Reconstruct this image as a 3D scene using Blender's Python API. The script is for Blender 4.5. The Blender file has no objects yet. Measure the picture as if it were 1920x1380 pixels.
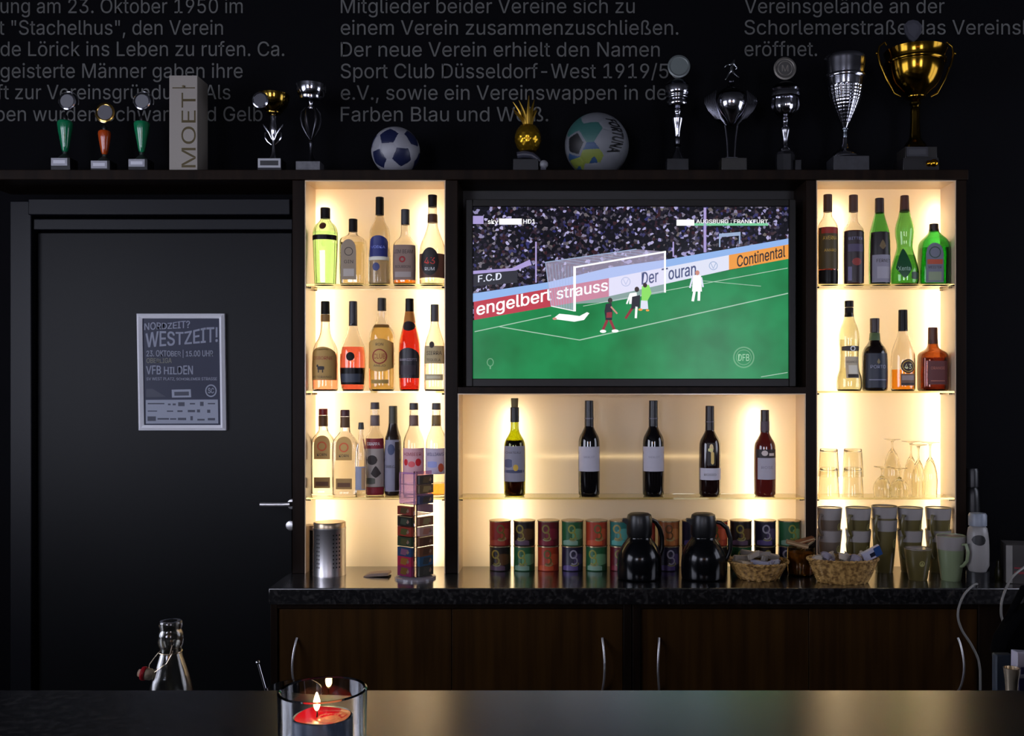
import bpy, bmesh, math, random
from math import pi, sin, cos, sqrt, radians
from mathutils import Vector, Matrix
random.seed(7)
SC = bpy.context.scene
COL = SC.collection
# ------------------------------------------------------------------ camera, world, exposure
F, CX, CY, EYE = 1800.0, 1065.0, 730.0, 1.52      # focal length and principal point in px, eye height in m
cam = bpy.data.cameras.new('camera')
cam.sensor_width = 36.0
cam.lens = 36.0 * F / 1920.0
cam.shift_x = (960 - CX) / 1920.0
cam.shift_y = (CY - 690) / 1920.0
cam.clip_start = 0.02
co = bpy.data.objects.new('camera', cam)
COL.objects.link(co)
co.location = (0, 0, EYE)
co.rotation_euler = (pi / 2, 0, 0)
SC.camera = co
w = bpy.data.worlds.new('world')
SC.world = w
w.use_nodes = True
w.node_tree.nodes['Background'].inputs[0].default_value = (0.25, 0.3, 0.42, 1)
w.node_tree.nodes['Background'].inputs[1].default_value = 0.004
vs = SC.view_settings
vs.view_transform = 'Standard'
vs.look = 'None'
vs.gamma = 1
vs.use_curve_mapping = False
vs.exposure = 0.0
REAR_FILL = 18.0
LEFT_LIGHT = 7.0
RIGHT_LIGHT = 4.0
TUBE_LIGHT = 15.0
cy = SC.cycles
cy.max_bounces = 14
cy.transmission_bounces = 14
cy.glossy_bounces = 5
cy.diffuse_bounces = 4
cy.transparent_max_bounces = 12
cy.sample_clamp_indirect = 4.0
cy.blur_glossy = 0.8


def at(px, py, Y):
    return Vector(((px - CX) / F * Y, Y, EYE - (py - CY) / F * Y))


# ------------------------------------------------------------------ materials
def lin(h):
    h = h.lstrip('#')
    c = [int(h[i:i + 2], 16) / 255 for i in (0, 2, 4)]
    return tuple(x / 12.92 if x <= .04045 else ((x + .055) / 1.055) ** 2.4 for x in c) + (1,)


_mc = {}


def mat(hexc, rough=.5, metal=0., trans=0., ior=1.45, coat=0., emit=None, es=1., spec=.5, bump=0., bscale=60., vary=0.):
    key = (hexc, rough, metal, trans, ior, coat, emit, es, spec, bump, bscale, vary)
    if key in _mc:
        return _mc[key]
    m = bpy.data.materials.new('m_' + hexc.strip('#') + ('_glass' if trans else ''))
    m.use_nodes = True
    nt = m.node_tree
    b = nt.nodes['Principled BSDF']
    b.inputs['Base Color'].default_value = lin(hexc)
    b.inputs['Roughness'].default_value = rough
    b.inputs['Metallic'].default_value = metal
    b.inputs['Transmission Weight'].default_value = trans
    b.inputs['IOR'].default_value = ior
    b.inputs['Coat Weight'].default_value = coat
    b.inputs['Coat Roughness'].default_value = .08
    b.inputs['Specular IOR Level'].default_value = spec
    if emit:
        b.inputs['Emission Color'].default_value = lin(emit)
        b.inputs['Emission Strength'].default_value = es
    if bump or vary:
        tc = nt.nodes.new('ShaderNodeTexCoord')
        n = nt.nodes.new('ShaderNodeTexNoise')
        n.inputs['Scale'].default_value = bscale
        n.inputs['Detail'].default_value = 4
        nt.links.new(tc.outputs['Object'], n.inputs['Vector'])
        if bump:
            bp = nt.nodes.new('ShaderNodeBump')
            bp.inputs['Strength'].default_value = bump
            bp.inputs['Distance'].default_value = .003
            nt.links.new(n.outputs['Fac'], bp.inputs['Height'])
            nt.links.new(bp.outputs['Normal'], b.inputs['Normal'])
        if vary:
            r = nt.nodes.new('ShaderNodeValToRGB')
            c = lin(hexc)
            r.color_ramp.elements[0].position = .3
            r.color_ramp.elements[1].position = .7
            r.color_ramp.elements[0].color = tuple(x * (1 - vary) for x in c[:3]) + (1,)
            r.color_ramp.elements[1].color = tuple(min(1, x * (1 + vary)) for x in c[:3]) + (1,)
            nt.links.new(n.outputs['Fac'], r.inputs['Fac'])
            nt.links.new(r.outputs['Color'], b.inputs['Base Color'])
    _mc[key] = m
    return m


_lit = set()
def paper(m, k):
    if m.name in _lit:
        return m
    _lit.add(m.name)
    c = m.node_tree.nodes['Principled BSDF'].inputs['Base Color']
    c.default_value = tuple(min(.82, x * k) for x in c.default_value[:3]) + (1,)
    return m


def nodes_mat(name):
    m = bpy.data.materials.new(name)
    m.use_nodes = True
    nt = m.node_tree
    return m, nt, nt.nodes['Principled BSDF'], nt.links


def granite_mat(rough=.2, ior=1.85, coat=.9):
    m, nt, b, L = nodes_mat('dark_granite')
    tc = nt.nodes.new('ShaderNodeTexCoord')
    v = nt.nodes.new('ShaderNodeTexNoise'); v.inputs['Scale'].default_value = 110; v.inputs['Detail'].default_value = 5
    L.new(tc.outputs['Object'], v.inputs['Vector'])
    r = nt.nodes.new('ShaderNodeValToRGB')
    r.color_ramp.elements[0].position = .48; r.color_ramp.elements[0].color = (.004, .004, .005, 1)
    r.color_ramp.elements[1].position = .72; r.color_ramp.elements[1].color = (.042, .04, .039, 1)
    L.new(v.outputs['Fac'], r.inputs['Fac']); L.new(r.outputs['Color'], b.inputs['Base Color'])
    b.inputs['Roughness'].default_value = rough
    b.inputs['Specular IOR Level'].default_value = .5
    b.inputs['IOR'].default_value = ior
    b.inputs['Coat Weight'].default_value = coat
    b.inputs['Coat Roughness'].default_value = rough * .8
    return m


def wood_mat(name, c0, c1, rough=.45):
    m, nt, b, L = nodes_mat(name)
    tc = nt.nodes.new('ShaderNodeTexCoord')
    mp = nt.nodes.new('ShaderNodeMapping'); mp.inputs['Scale'].default_value = (14, 14, .7)
    n = nt.nodes.new('ShaderNodeTexNoise'); n.inputs['Scale'].default_value = 3; n.inputs['Detail'].default_value = 6
    L.new(tc.outputs['Object'], mp.inputs['Vector']); L.new(mp.outputs['Vector'], n.inputs['Vector'])
    r = nt.nodes.new('ShaderNodeValToRGB')
    r.color_ramp.elements[0].position = .35; r.color_ramp.elements[0].color = lin(c0)
    r.color_ramp.elements[1].position = .7; r.color_ramp.elements[1].color = lin(c1)
    L.new(n.outputs['Fac'], r.inputs['Fac']); L.new(r.outputs['Color'], b.inputs['Base Color'])
    b.inputs['Roughness'].default_value = rough
    b.inputs['Specular IOR Level'].default_value = .06
    return m


def panel_mat():
    m = bpy.data.materials.new('backlit_acrylic')
    m.use_nodes = True
    nt = m.node_tree
    nt.nodes.remove(nt.nodes['Principled BSDF'])
    out = nt.nodes['Material Output']
    t = nt.nodes.new('ShaderNodeBsdfTranslucent'); t.inputs[0].default_value = (.95, .85, .66, 1)
    d = nt.nodes.new('ShaderNodeBsdfDiffuse'); d.inputs[0].default_value = (.9, .83, .70, 1)
    mx = nt.nodes.new('ShaderNodeMixShader'); mx.inputs[0].default_value = .35
    nt.links.new(t.outputs[0], mx.inputs[1]); nt.links.new(d.outputs[0], mx.inputs[2])
    nt.links.new(mx.outputs[0], out.inputs[0])
    return m


def wicker_mat():
    m, nt, b, L = nodes_mat('wicker')
    tc = nt.nodes.new('ShaderNodeTexCoord')
    n = nt.nodes.new('ShaderNodeTexNoise'); n.inputs['Scale'].default_value = 90
    L.new(tc.outputs['Object'], n.inputs['Vector'])
    r = nt.nodes.new('ShaderNodeValToRGB')
    r.color_ramp.elements[0].position = .35; r.color_ramp.elements[0].color = lin('#6a4a1c')
    r.color_ramp.elements[1].position = .65; r.color_ramp.elements[1].color = lin('#c39a58')
    L.new(n.outputs['Fac'], r.inputs['Fac']); L.new(r.outputs['Color'], b.inputs['Base Color'])
    b.inputs['Roughness'].default_value = .55
    return m


def crowd_mat():
    m, nt, b, L = nodes_mat('screen_crowd')
    tc = nt.nodes.new('ShaderNodeTexCoord')
    v = nt.nodes.new('ShaderNodeTexVoronoi'); v.inputs['Scale'].default_value = 120
    L.new(tc.outputs['Object'], v.inputs['Vector'])
    sp = nt.nodes.new('ShaderNodeSeparateColor')
    L.new(v.outputs['Color'], sp.inputs['Color'])
    r = nt.nodes.new('ShaderNodeValToRGB')
    el = r.color_ramp.elements
    el[0].position = 0; el[0].color = lin('#07070f')
    el[1].position = 1; el[1].color = lin('#b9b2da')
    for p, c in ((.5, '#0e0e18'), (.62, '#241f30'), (.70, '#36191f'), (.76, '#4b464e'), (.83, '#2b2d6c'), (.89, '#6e6660'), (.95, '#9a94c4')):
        e = el.new(p); e.color = lin(c)
    L.new(sp.outputs['Red'], r.inputs['Fac'])
    b.inputs['Base Color'].default_value = (0, 0, 0, 1)
    b.inputs['Roughness'].default_value = .25
    b.inputs['Specular IOR Level'].default_value = .2
    L.new(r.outputs['Color'], b.inputs['Emission Color'])
    b.inputs['Emission Strength'].default_value = 1
    return m


def pitch_mat():
    m, nt, b, L = nodes_mat('screen_pitch')
    tc = nt.nodes.new('ShaderNodeTexCoord')
    n = nt.nodes.new('ShaderNodeTexNoise'); n.inputs['Scale'].default_value = 9
    L.new(tc.outputs['Object'], n.inputs['Vector'])
    r = nt.nodes.new('ShaderNodeValToRGB')
    r.color_ramp.elements[0].position = .3; r.color_ramp.elements[0].color = lin('#13783f')
    r.color_ramp.elements[1].position = .65; r.color_ramp.elements[1].color = lin('#1a9252')
    L.new(n.outputs['Fac'], r.inputs['Fac'])
    b.inputs['Base Color'].default_value = (0, 0, 0, 1)
    b.inputs['Roughness'].default_value = .25
    b.inputs['Specular IOR Level'].default_value = .2
    L.new(r.outputs['Color'], b.inputs['Emission Color'])
    b.inputs['Emission Strength'].default_value = .9
    return m


def scr(hexc, a=1.):
    k = ('scr', hexc, a)
    if k in _mc:
        return _mc[k]
    m, nt, b, L = nodes_mat('screen_' + hexc.strip('#'))
    b.inputs['Base Color'].default_value = (0, 0, 0, 1)
    b.inputs['Roughness'].default_value = .4
    b.inputs['Emission Color'].default_value = lin(hexc)
    b.inputs['Emission Strength'].default_value = 1
    b.inputs['Alpha'].default_value = a
    _mc[k] = m
    return m


GRANITE = granite_mat()
WENGE = wood_mat('wenge_wood', '#140d09', '#20160f', .4)
CABDOOR = wood_mat('cabinet_walnut', '#2e1d0c', '#402a11', .42)
PANEL = panel_mat()
WICKER = wicker_mat()
LAMINATE = mat('#d9c0a2', .16, spec=.5)
CLEAR = mat('#ffffff', .0, trans=1, ior=1.45)
SHELFGLASS = mat('#eef0d0', .0, trans=1, ior=1.45)
CHROME = mat('#c9c9cd', .12, 1)
SILVER = mat('#b9b9c2', .14, 1)
GOLD = mat('#86651e', .14, 1)
BLACKP = mat('#0c0c0e', .3)
DARKMETAL = mat('#4a4a50', .3, 1)
MARBLE = mat('#161619', .3, vary=.5, bscale=40)


# ------------------------------------------------------------------ mesh builder
class MB:
    def __init__(s):
        s.v, s.f, s.m = [], [], []

    def add(s, vs, fs, m=0):
        o = len(s.v)
        s.v += [tuple(v) for v in vs]
        for f in fs:
            s.f.append([o + i for i in f])
            s.m.append(m)

    def box(s, x0, x1, y0, y1, z0, z1, m=0):
        s.add([(x, y, z) for x in (x0, x1) for y in (y0, y1) for z in (z0, z1)],
              [(0, 1, 3, 2), (4, 6, 7, 5), (0, 4, 5, 1), (2, 3, 7, 6), (0, 2, 6, 4), (1, 5, 7, 3)], m)
        return s

    def lathe(s, prof, seg=36, o=(0, 0, 0), n=2., dr=1., m=0, rot=0.):
        def P(r, z, k):
            a = 2 * pi * k / seg + rot
            c, q = cos(a), sin(a)
            e = 2. / n
            return (o[0] + r * math.copysign(abs(c) ** e, c), o[1] + dr * r * math.copysign(abs(q) ** e, q), o[2] + z)
        rings, vs, fs = [], [], []
        for r, z in prof:
            if r < 1e-6:
                rings.append([len(vs)]); vs.append((o[0], o[1], o[2] + z))
            else:
                rings.append(list(range(len(vs), len(vs) + seg)))
                vs += [P(r, z, k) for k in range(seg)]
        for a, b in zip(rings, rings[1:]):
            for k in range(seg):
                k2 = (k + 1) % seg
                if len(a) == 1 and len(b) == 1:
                    continue
                if len(a) == 1:
                    fs.append((a[0], b[k], b[k2]))
                elif len(b) == 1:
                    fs.append((a[k], b[0], a[k2]))
                else:
                    fs.append((a[k], b[k], b[k2], a[k2]))
        if len(rings[0]) > 1:
            fs.append(tuple(rings[0]))
        if len(rings[-1]) > 1:
            fs.append(tuple(reversed(rings[-1])))
        s.add(vs, fs, m)
        return s

    def tube(s, pts, r, seg=10, m=0, closed=False):
        pts = [Vector(p) for p in pts]
        rs = r if isinstance(r, (list, tuple)) else [r] * len(pts)
        N = len(pts)
        rings, vs, fs = [], [], []
        up = None
        for i, p in enumerate(pts):
            if closed:
                t = pts[(i + 1) % N] - pts[i - 1]
            else:
                t = pts[min(i + 1, N - 1)] - pts[max(i - 1, 0)]
            t.normalize()
            if up is None:
                up = Vector((0, 0, 1)) if abs(t.z) < .9 else Vector((0, 1, 0))
            a = up - t * up.dot(t)
            if a.length < 1e-4:
                a = t.orthogonal()
            a.normalize()
            b = t.cross(a)
            up = a
            rings.append(range(len(vs), len(vs) + seg))
            vs += [p + (a * cos(2 * pi * k / seg) + b * sin(2 * pi * k / seg)) * rs[i] for k in range(seg)]
        pr = list(zip(rings, rings[1:]))
        if closed:
            pr.append((rings[-1], rings[0]))
        for A, B in pr:
            for k in range(seg):
                fs.append((A[k], A[(k + 1) % seg], B[(k + 1) % seg], B[k]))
        if not closed:
            fs.append(tuple(rings[0])); fs.append(tuple(rings[-1]))
        s.add(vs, fs, m)
        return s

    def prism(s, pts, y0, y1, m=0):
        n = len(pts)
        vs = [(x, y0, z) for x, z in pts] + [(x, y1, z) for x, z in pts]
        fs = [tuple(range(n)), tuple(range(n, 2 * n))] + [(i, (i + 1) % n, n + (i + 1) % n, n + i) for i in range(n)]
        s.add(vs, fs, m)
        return s

    def flat(s, pts3, m=0):
        s.add(pts3, [tuple(range(len(pts3)))], m)
        return s

    def sphere(s, c, r, m=0, seg=20, sc=(1, 1, 1)):
        prof = [(r * sin(pi * i / 12), -r * cos(pi * i / 12)) for i in range(13)]
        prof[0] = (0, -r); prof[-1] = (0, r)
        b = MB().lathe(prof, seg)
        s.add([(c[0] + x * sc[0], c[1] + y * sc[1], c[2] + z * sc[2]) for x, y, z in b.v], b.f, m)
        return s

    def move(s, M):
        s.v = [tuple(M @ Vector(v)) for v in s.v]
        return s

    def build(s, name, mats, parent=None, loc=(0, 0, 0), sharp=40, bevel=0., recalc=True):
        me = bpy.data.meshes.new(name)
        me.from_pydata(s.v, [], s.f)
        if not isinstance(mats, (list, tuple)):
            mats = [mats]
        for q in mats:
            me.materials.append(q)
        me.polygons.foreach_set('material_index', s.m)
        if recalc:
            bm = bmesh.new(); bm.from_mesh(me)
            bmesh.ops.recalc_face_normals(bm, faces=bm.faces)
            bm.to_mesh(me); bm.free()
        me.polygons.foreach_set('use_smooth', [True] * len(me.polygons))
        me.set_sharp_from_angle(angle=radians(sharp))
        o = bpy.data.objects.new(name, me)
        COL.objects.link(o)
        o.location = loc
        if parent:
            o.parent = parent
        if bevel:
            b = o.modifiers.new('bevel', 'BEVEL'); b.width = bevel; b.segments = 2; b.limit_method = 'ANGLE'
        return o


_tc = {}
FONT = None
try:                                             # the sans-serif that ships with Blender, else its built-in face
    import os
    FONT = bpy.data.fonts.load(os.path.join(bpy.utils.system_resource('DATAFILES'), 'fonts', 'Inter.woff2'))
except Exception:
    FONT = None


def textgeo(s):
    if s in _tc:
        return _tc[s]
    cu = bpy.data.curves.new('t', 'FONT')
    cu.body = s
    if FONT:
        cu.font = FONT
    cu.resolution_u = 3
    o = bpy.data.objects.new('t', cu)
    COL.objects.link(o)
    dg = bpy.context.evaluated_depsgraph_get()
    dg.update()
    me = bpy.data.meshes.new_from_object(o.evaluated_get(dg))
    vs = [(v.co.x, v.co.y) for v in me.vertices]
    fs = [tuple(p.vertices) for p in me.polygons]
    bpy.data.objects.remove(o); bpy.data.curves.remove(cu); bpy.data.meshes.remove(me)
    if s != 'H':
        cap = textgeo('H')[2]
    else:
        cap = max(v[1] for v in vs)
    x0 = min(v[0] for v in vs); x1 = max(v[0] for v in vs)
    vs2 = [((x - x0) / (x1 - x0), y / cap) for x, y in vs]
    _tc[s] = (vs2, fs, cap, (x1 - x0) / cap)
    return _tc[s]


def put_text(mb, s, fn, m=0, bold=0.):
    """fn maps (u in 0..1 along the line, v in cap heights) to a point"""
    vs, fs, _, wd = textgeo(s)
    mb.add([fn(u, v) for u, v in vs], fs, m)
    if bold:                                     # heavier strokes
        for i, (du, dv) in enumerate(((bold, bold * .5), (-bold, -bold * .5), (bold, -bold * .5), (-bold, bold * .5))):
            mb.add([Vector(fn(u + du / wd, v + dv)) - Vector((0, .00008 * (i + 1), 0)) for u, v in vs], fs, m)


def chaikin(p, it=2):
    for _ in range(it):
        q = [p[0]]
        for a, b in zip(p, p[1:]):
            q.append((a[0] * .75 + b[0] * .25, a[1] * .75 + b[1] * .25))
            q.append((a[0] * .25 + b[0] * .75, a[1] * .25 + b[1] * .75))
        q.append(p[-1])
        p = q
    return p


# ------------------------------------------------------------------ objects
def tag(o, label, cat, group=None):
    o['label'] = label
    o['category'] = cat
    if group:
        o['group'] = group
    return o


def thing(name, label, cat, loc=(0, 0, 0), group=None, rz=0.):
    o = bpy.data.objects.new(name, None)
    o.empty_display_size = .02
    COL.objects.link(o)
    o.location = loc
    o.rotation_euler = (0, 0, rz)
    return tag(o, label, cat, group)


def struct(name, mb, mats, **k):
    o = mb.build(name, mats, **k)
    o['kind'] = 'structure'
    return o


def copy_tree(o, parent=None):
    c = o.copy()
    COL.objects.link(c)
    if parent:
        c.parent = parent
    for ch in list(o.children):
        copy_tree(ch, c)
    return c


# ================================================================== THE ROOM
YW = 3.22                      # back wall
YF, YB = 3.0, 3.12             # front edge of the shelf units and their backlit panels
struct('floor', MB().box(-2.8, 2.6, -3.6, 3.4, -.1, 0), mat('#3a302a', .5, vary=.3, bscale=6))
struct('ceiling', MB().box(-2.8, 2.6, -3.6, 3.4, 2.95, 3.05), mat('#2a2a2c', .8))
WALLBLACK = mat('#040407', .8, spec=.1, bump=.1, bscale=200)
wb = struct('wall_back', MB().box(-2.8, 2.6, YW, YW + .12, 0, 2.95), WALLBLACK)
# side walls, each with one daylit window out of the picture
def side_wall(name, x0, x1, wy, wz, n, inner, mt, es):
    m = MB()
    ys = [-3.6, wy[0], wy[1], 3.4]
    m.box(x0, x1, ys[0], ys[1], 0, 2.95); m.box(x0, x1, ys[2], ys[3], 0, 2.95)
    m.box(x0, x1, ys[1], ys[2], 0, wz[0]); m.box(x0, x1, ys[1], ys[2], wz[1], 2.95)
    struct(name, m, mt)
    xm = (x0 + x1) / 2
    wi = struct('window_%d' % n, MB().box(xm - .005, xm + .005, wy[0], wy[1], wz[0], wz[1]), mat('#000000', .3, emit='#e6eaff', es=es))
    fr = MB()
    for y in (wy[0] + .03, (wy[0] + wy[1]) / 2, wy[1] - .03):
        fr.box(xm + min(0, inner * .04), xm + max(0, inner * .04), y - .03, y + .03, wz[0], wz[1])
    for z in (wz[0] + .03, wz[1] - .03):
        fr.box(xm + min(0, inner * .04), xm + max(0, inner * .04), wy[0], wy[1], z - .03, z + .03)
    fr.build('window_frame', mat('#d8d8d8', .5), wi)


side_wall('wall_left', -2.9, -2.8, (-.3, 1.8), (1.0, 2.5), 3, 1, mat('#2a2a2c', .7), LEFT_LIGHT)
side_wall('wall_right', 2.6, 2.7, (1.7, 2.9), (1.2, 2.5), 4, -1, mat('#1c1c1e', .7), RIGHT_LIGHT)
# rear wall; its two unseen glowing windows are kept as front fill for labels
rw = MB()
Yr = -3.5
W1 = (-2.6, -1.25, 1.0, 2.5); W2 = (1.0, 1.9, 1.0, 2.5)
xs = [-2.8, W1[0], W1[1], W2[0], W2[1], 2.6]
for i in range(5):
    if i in (1, 3):
        rw.box(xs[i], xs[i + 1], Yr - .1, Yr, 0, 1.0); rw.box(xs[i], xs[i + 1], Yr - .1, Yr, 2.5, 2.95)
    else:
        rw.box(xs[i], xs[i + 1], Yr - .1, Yr, 0, 2.95)
struct('wall_rear', rw, mat('#2c2a28', .8))
FILL_GLOW = mat('#000000', .3, emit='#e4e8ff', es=REAR_FILL)
for i, W in enumerate((W1, W2)):
    wi = struct('window_%d' % (i + 1), MB().box(W[0], W[1], Yr - .06, Yr - .05, W[2], W[3]), FILL_GLOW)
    fr = MB()
    for x in (W[0] + .03, (W[0] + W[1]) / 2, W[1] - .03):
        fr.box(x - .03, x + .03, Yr - .045, Yr + .01, W[2], W[3])
    for z in (W[2] + .03, W[3] - .03):
        fr.box(W[0], W[1], Yr - .045, Yr + .01, z - .03, z + .03)
    fr.build('window_frame', mat('#d8d8d8', .5), wi)

pl_ = thing('added_warm_lamp', 'long warm linear lamp added out of view for warm fill', 'lamp', (.1, -1.6, 2.95))  # unseen lamp, added for warm fill and a warm streak on the trophies
for x in (-.6, .6):
    MB().tube([(x, 0, 0), (x, 0, -1.06)], .003, 8).build('cord', BLACKP, pl_)
MB().box(-.8, .8, -.05, .05, -1.08, -1.05).build('lamp_housing', BLACKP, pl_)
MB().box(-.78, .78, -.045, .045, -1.2, -1.081).build('lamp_shade', mat('#000000', .5, emit='#ffb060', es=3.5), pl_, bevel=.01)

# lettering painted on the wall above the back bar
LET = MB()


def wall_line(s, xl, xr, base, cap=27., seen=None):
    wpx = textgeo(s)[3] * cap
    if seen:                                     # the readable end of a line that starts left of the picture
        wpx *= (xr - seen[1]) / (textgeo(seen[0])[3] * cap * K)
    if xl is None:
        x0, wd = xr - wpx * K, wpx * K
    elif xr is None:
        x0, wd = xl, wpx * K
    else:
        x0, wd = xl, xr - xl
    put_text(LET, s, lambda u, v: at(x0 + u * wd, base - v * cap, YW - .002), 0)


K = 1.0
K = (1237 - 639) / (textgeo('Der neue Verein erhielt den Namen')[3] * 27.)
for s, r, b, sn in (('Vereinsgründung am 23. Oktober 1950 im', 455, 24.5, ('ung am 23. Oktober 1950 im', 1)), ('Lokalität "Stachelhus", den Verein', 418, 65, ('t "Stachelhus", den Verein', -2)), ('Gemeinde Lörick ins Leben zu rufen. Ca.', 533, 105, ('de Lörick ins Leben zu rufen. Ca.', 1)),
                ('40 begeisterte Männer gaben ihre', 455, 146, ('geisterte Männer gaben ihre', 1)), ('Unterschrift zur Vereinsgründung. Als', 432, 186, ('ft zur Vereinsgründung. Als', -6)), ('Farben wurden Schwarz und Gelb', 492, 227, ('ben wurden Schwarz und Gelb', -8))):
    wall_line(s, None, r, b, seen=sn)
for s, r, b in (('Mitglieder beider Vereine sich zu', 1190, 24.5), ('einem Verein zusammenzuschließen.', 1272, 65), ('Der neue Verein erhielt den Namen', 1237, 106),
                ('Sport Club Düsseldorf-West 1919/50', 1277, 146.5), ('e.V., sowie ein Vereinswappen in den', 1270, 187), ('Farben Blau und Weiß.', 1028, 227.5)):
    wall_line(s, 639, r, b)
for s, r, b in (('Vereinsgelände an der', 1771, 24.5), ('Schorlemerstraße das Vereinsheim', None, 64.5), ('eröffnet.', 1532, 105)):
    wall_line(s, 1396, r, b)
lo = LET.build('wall_lettering', mat('#585856', .7), wb, recalc=False)
lo['label'] = 'grey sans-serif club history painted on the black wall'

# door at the left, in its dark frame
pz = lambda py, Y: EYE - (py - CY) / F * Y
px_ = lambda px, Y: (px - CX) / F * Y
DOORM = mat('#0a0b0d', .42, spec=.15, vary=.12, bscale=3)
YD = 3.19
d1 = struct('door_1', MB().box(px_(70, YD), px_(548, YD), YD, YW, 0, pz(436, YD)), DOORM, bevel=.003)
tm = MB()
tm.box(px_(28, YD), px_(70, YD) - .003, YD - .03, YW, 0, pz(380, YD))
tm.box(px_(70, YD) - .003, px_(552, YD), YD - .02, YW, pz(433, YD), pz(412, YD))
tm.box(px_(70, YD) - .003, px_(552, YD), YD - .05, YW, pz(408, YD), pz(378, YD))
struct('trim_1', tm, mat('#0b0c11', .4, spec=.2), bevel=.003)
STEEL = mat('#e6e4e4', .42, 1)
YH = YD - .05
h = MB()
h.tube([at(548, 945, YD), at(546, 945, YH + .01), at(541, 945, YH), at(488, 946, YH)], .0075, 12)
h.lathe([(.024, 0), (.024, .008)], 28)
# lever rosette is turned to face the room
ro = MB().lathe([(0, 0), (.017, 0), (.017, .007), (.014, .009), (0, .009)], 32).move(Matrix.Translation(at(549, 945, YD)) @ Matrix.Rotation(pi / 2, 4, 'X'))
h = MB().tube([at(548, 945, YD), at(547, 945, YH + .012), at(542, 945.5, YH), at(530, 946, YH), at(488, 946, YH)], .0078, 12)
h.add(ro.v, ro.f)
h.build('door_handle', STEEL, d1)
MB().lathe([(0, 0), (.016, 0), (.016, .008), (.013, .01), (0, .01)], 32).move(Matrix.Translation(at(546, 985, YD)) @ Matrix.Rotation(pi / 2, 4, 'X')).build('lock_rosette', STEEL, d1)

# ================================================================== BACK BAR
def pbox(mb, x0, x1, y0, y1, Y0, Y1, m=0):
    """box whose front face covers the pixels x0..x1, y0..y1 at depth Y0"""
    mb.box(px_(x0, Y0), px_(x1, Y0), Y0, Y1, pz(y1, Y0), pz(y0, Y0), m)


ZW = pz(1062, YB)                       # worktop height
SH = [pz(536, 3.058), pz(733, 3.058), pz(929.5, 3.058)]      # tops of the glass shelves
ZC = pz(929.5, 3.055)
ZT = pz(318, 2.99)                      # top of the long board
ZBOT = pz(338, 3.0)

tb = MB().box(px_(-60, 2.99), px_(1816, 2.99), 2.99, YW - .001, ZBOT, ZT)
tag(tb.build('top_board', WENGE, bevel=.002), 'long dark board above door and lit shelves carrying the trophies', 'shelf')


def shelf_unit(name, label, x0, x1, top, xs_post, tubes, shelves, seam=None, tube_top=None):
    xa, xb = px_(x0, YF), px_(x1, YF)
    zt = pz(top, YF)
    root = thing(name, label, 'shelf unit', ((xa + xb) / 2, YF, ZW))
    off = -Vector(root.location)
    T = Matrix.Translation(off)
    for (p0, p1) in xs_post:
        MB().box(px_(p0, YF), px_(p1, YF), YF, YW - .003, ZW, ZBOT).move(T).build('post', WENGE, root, bevel=.0015)
    t = .003
    for xx in ((xa, xa + t), (xb - t, xb)):
        MB().box(xx[0], xx[1], YF + .002, YB + .09, ZW, zt).move(T).build('side_lining', LAMINATE, root)
    MB().box(xa + t, xb - t, YF + .002, YB + .09, zt - t, zt).move(T).build('top_lining', LAMINATE, root)
    MB().box(xa + t, xb - t, YB + .085, YB + .09, ZW, zt - t).move(T).build('light_box_back', mat('#b9a98e', .8), root)
    p = MB()
    if seam:
        zs = pz(seam, YB)
        p.flat([(xa + t, YB, ZW), (xb - t, YB, ZW), (xb - t, YB, zs - .001), (xa + t, YB, zs - .001)])
        p.flat([(xa + t, YB, zs + .001), (xb - t, YB, zs + .001), (xb - t, YB, zt - t), (xa + t, YB, zt - t)])
    else:
        p.flat([(xa + t, YB, ZW), (xb - t, YB, ZW), (xb - t, YB, zt - t), (xa + t, YB, zt - t)])
    p.move(T).build('back_panel', PANEL, root, recalc=False)
    for tx, ty0, ty1 in tubes:
        tx = px_(tx, YB + .032)
        MB().lathe([(0, 0), (.012, 0), (.012, pz(ty0, YB) - pz(ty1, YB)), (0, pz(ty0, YB) - pz(ty1, YB))], 16, (tx, YB + .032, pz(ty1, YB))).move(T).build(
            'light_tube', mat('#000000', .5, emit='#fff0d2', es=TUBE_LIGHT), root)
    for z in shelves:
        MB().box(xa + t + .001, xb - t - .001, YF + .004, YB - .002, z - .006, z).move(T).build('glass_shelf', SHELFGLASS, root)
        for xx, sg in ((xa + t, 1), (xb - t, -1)):
            for yy in (YF + .025, YB - .02):
                MB().tube([(xx, yy, z - .0095), (xx + sg * .011, yy, z - .0095)], .003, 8).move(T).build('shelf_peg', CHROME, root)
    return root


shelf_unit('bottle_shelf', 'tall backlit bottle shelf next to the door, three glass shelves of spirits', 571, 835, 338, [(548, 571)],
           [(612, 385, 1061), (805, 385, 1061)], SH)
shelf_unit('bottle_shelf', 'tall backlit shelf on the right holding green bottles, glasses and mugs', 1531, 1793, 338, [(1793, 1812)],
           [(1560, 385, 1061), (1748, 385, 1061)], SH)
cu = shelf_unit('wine_shelf', 'wide backlit niche under the television with one glass shelf of wine', 858, 1511, 738, [(835, 858), (1511, 1531)],
                [(962, 765, 1060), (1412, 765, 1060)], [ZC])
MB().box(px_(874, YB), px_(1400, YB), YB + .006, YB + .009, pz(857, YB), pz(854, YB)).move(Matrix.Translation(-Vector(cu.location))).build(
    'light_strip', mat('#000000', .5, emit='#ffe2b0', es=2.), cu)
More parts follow.
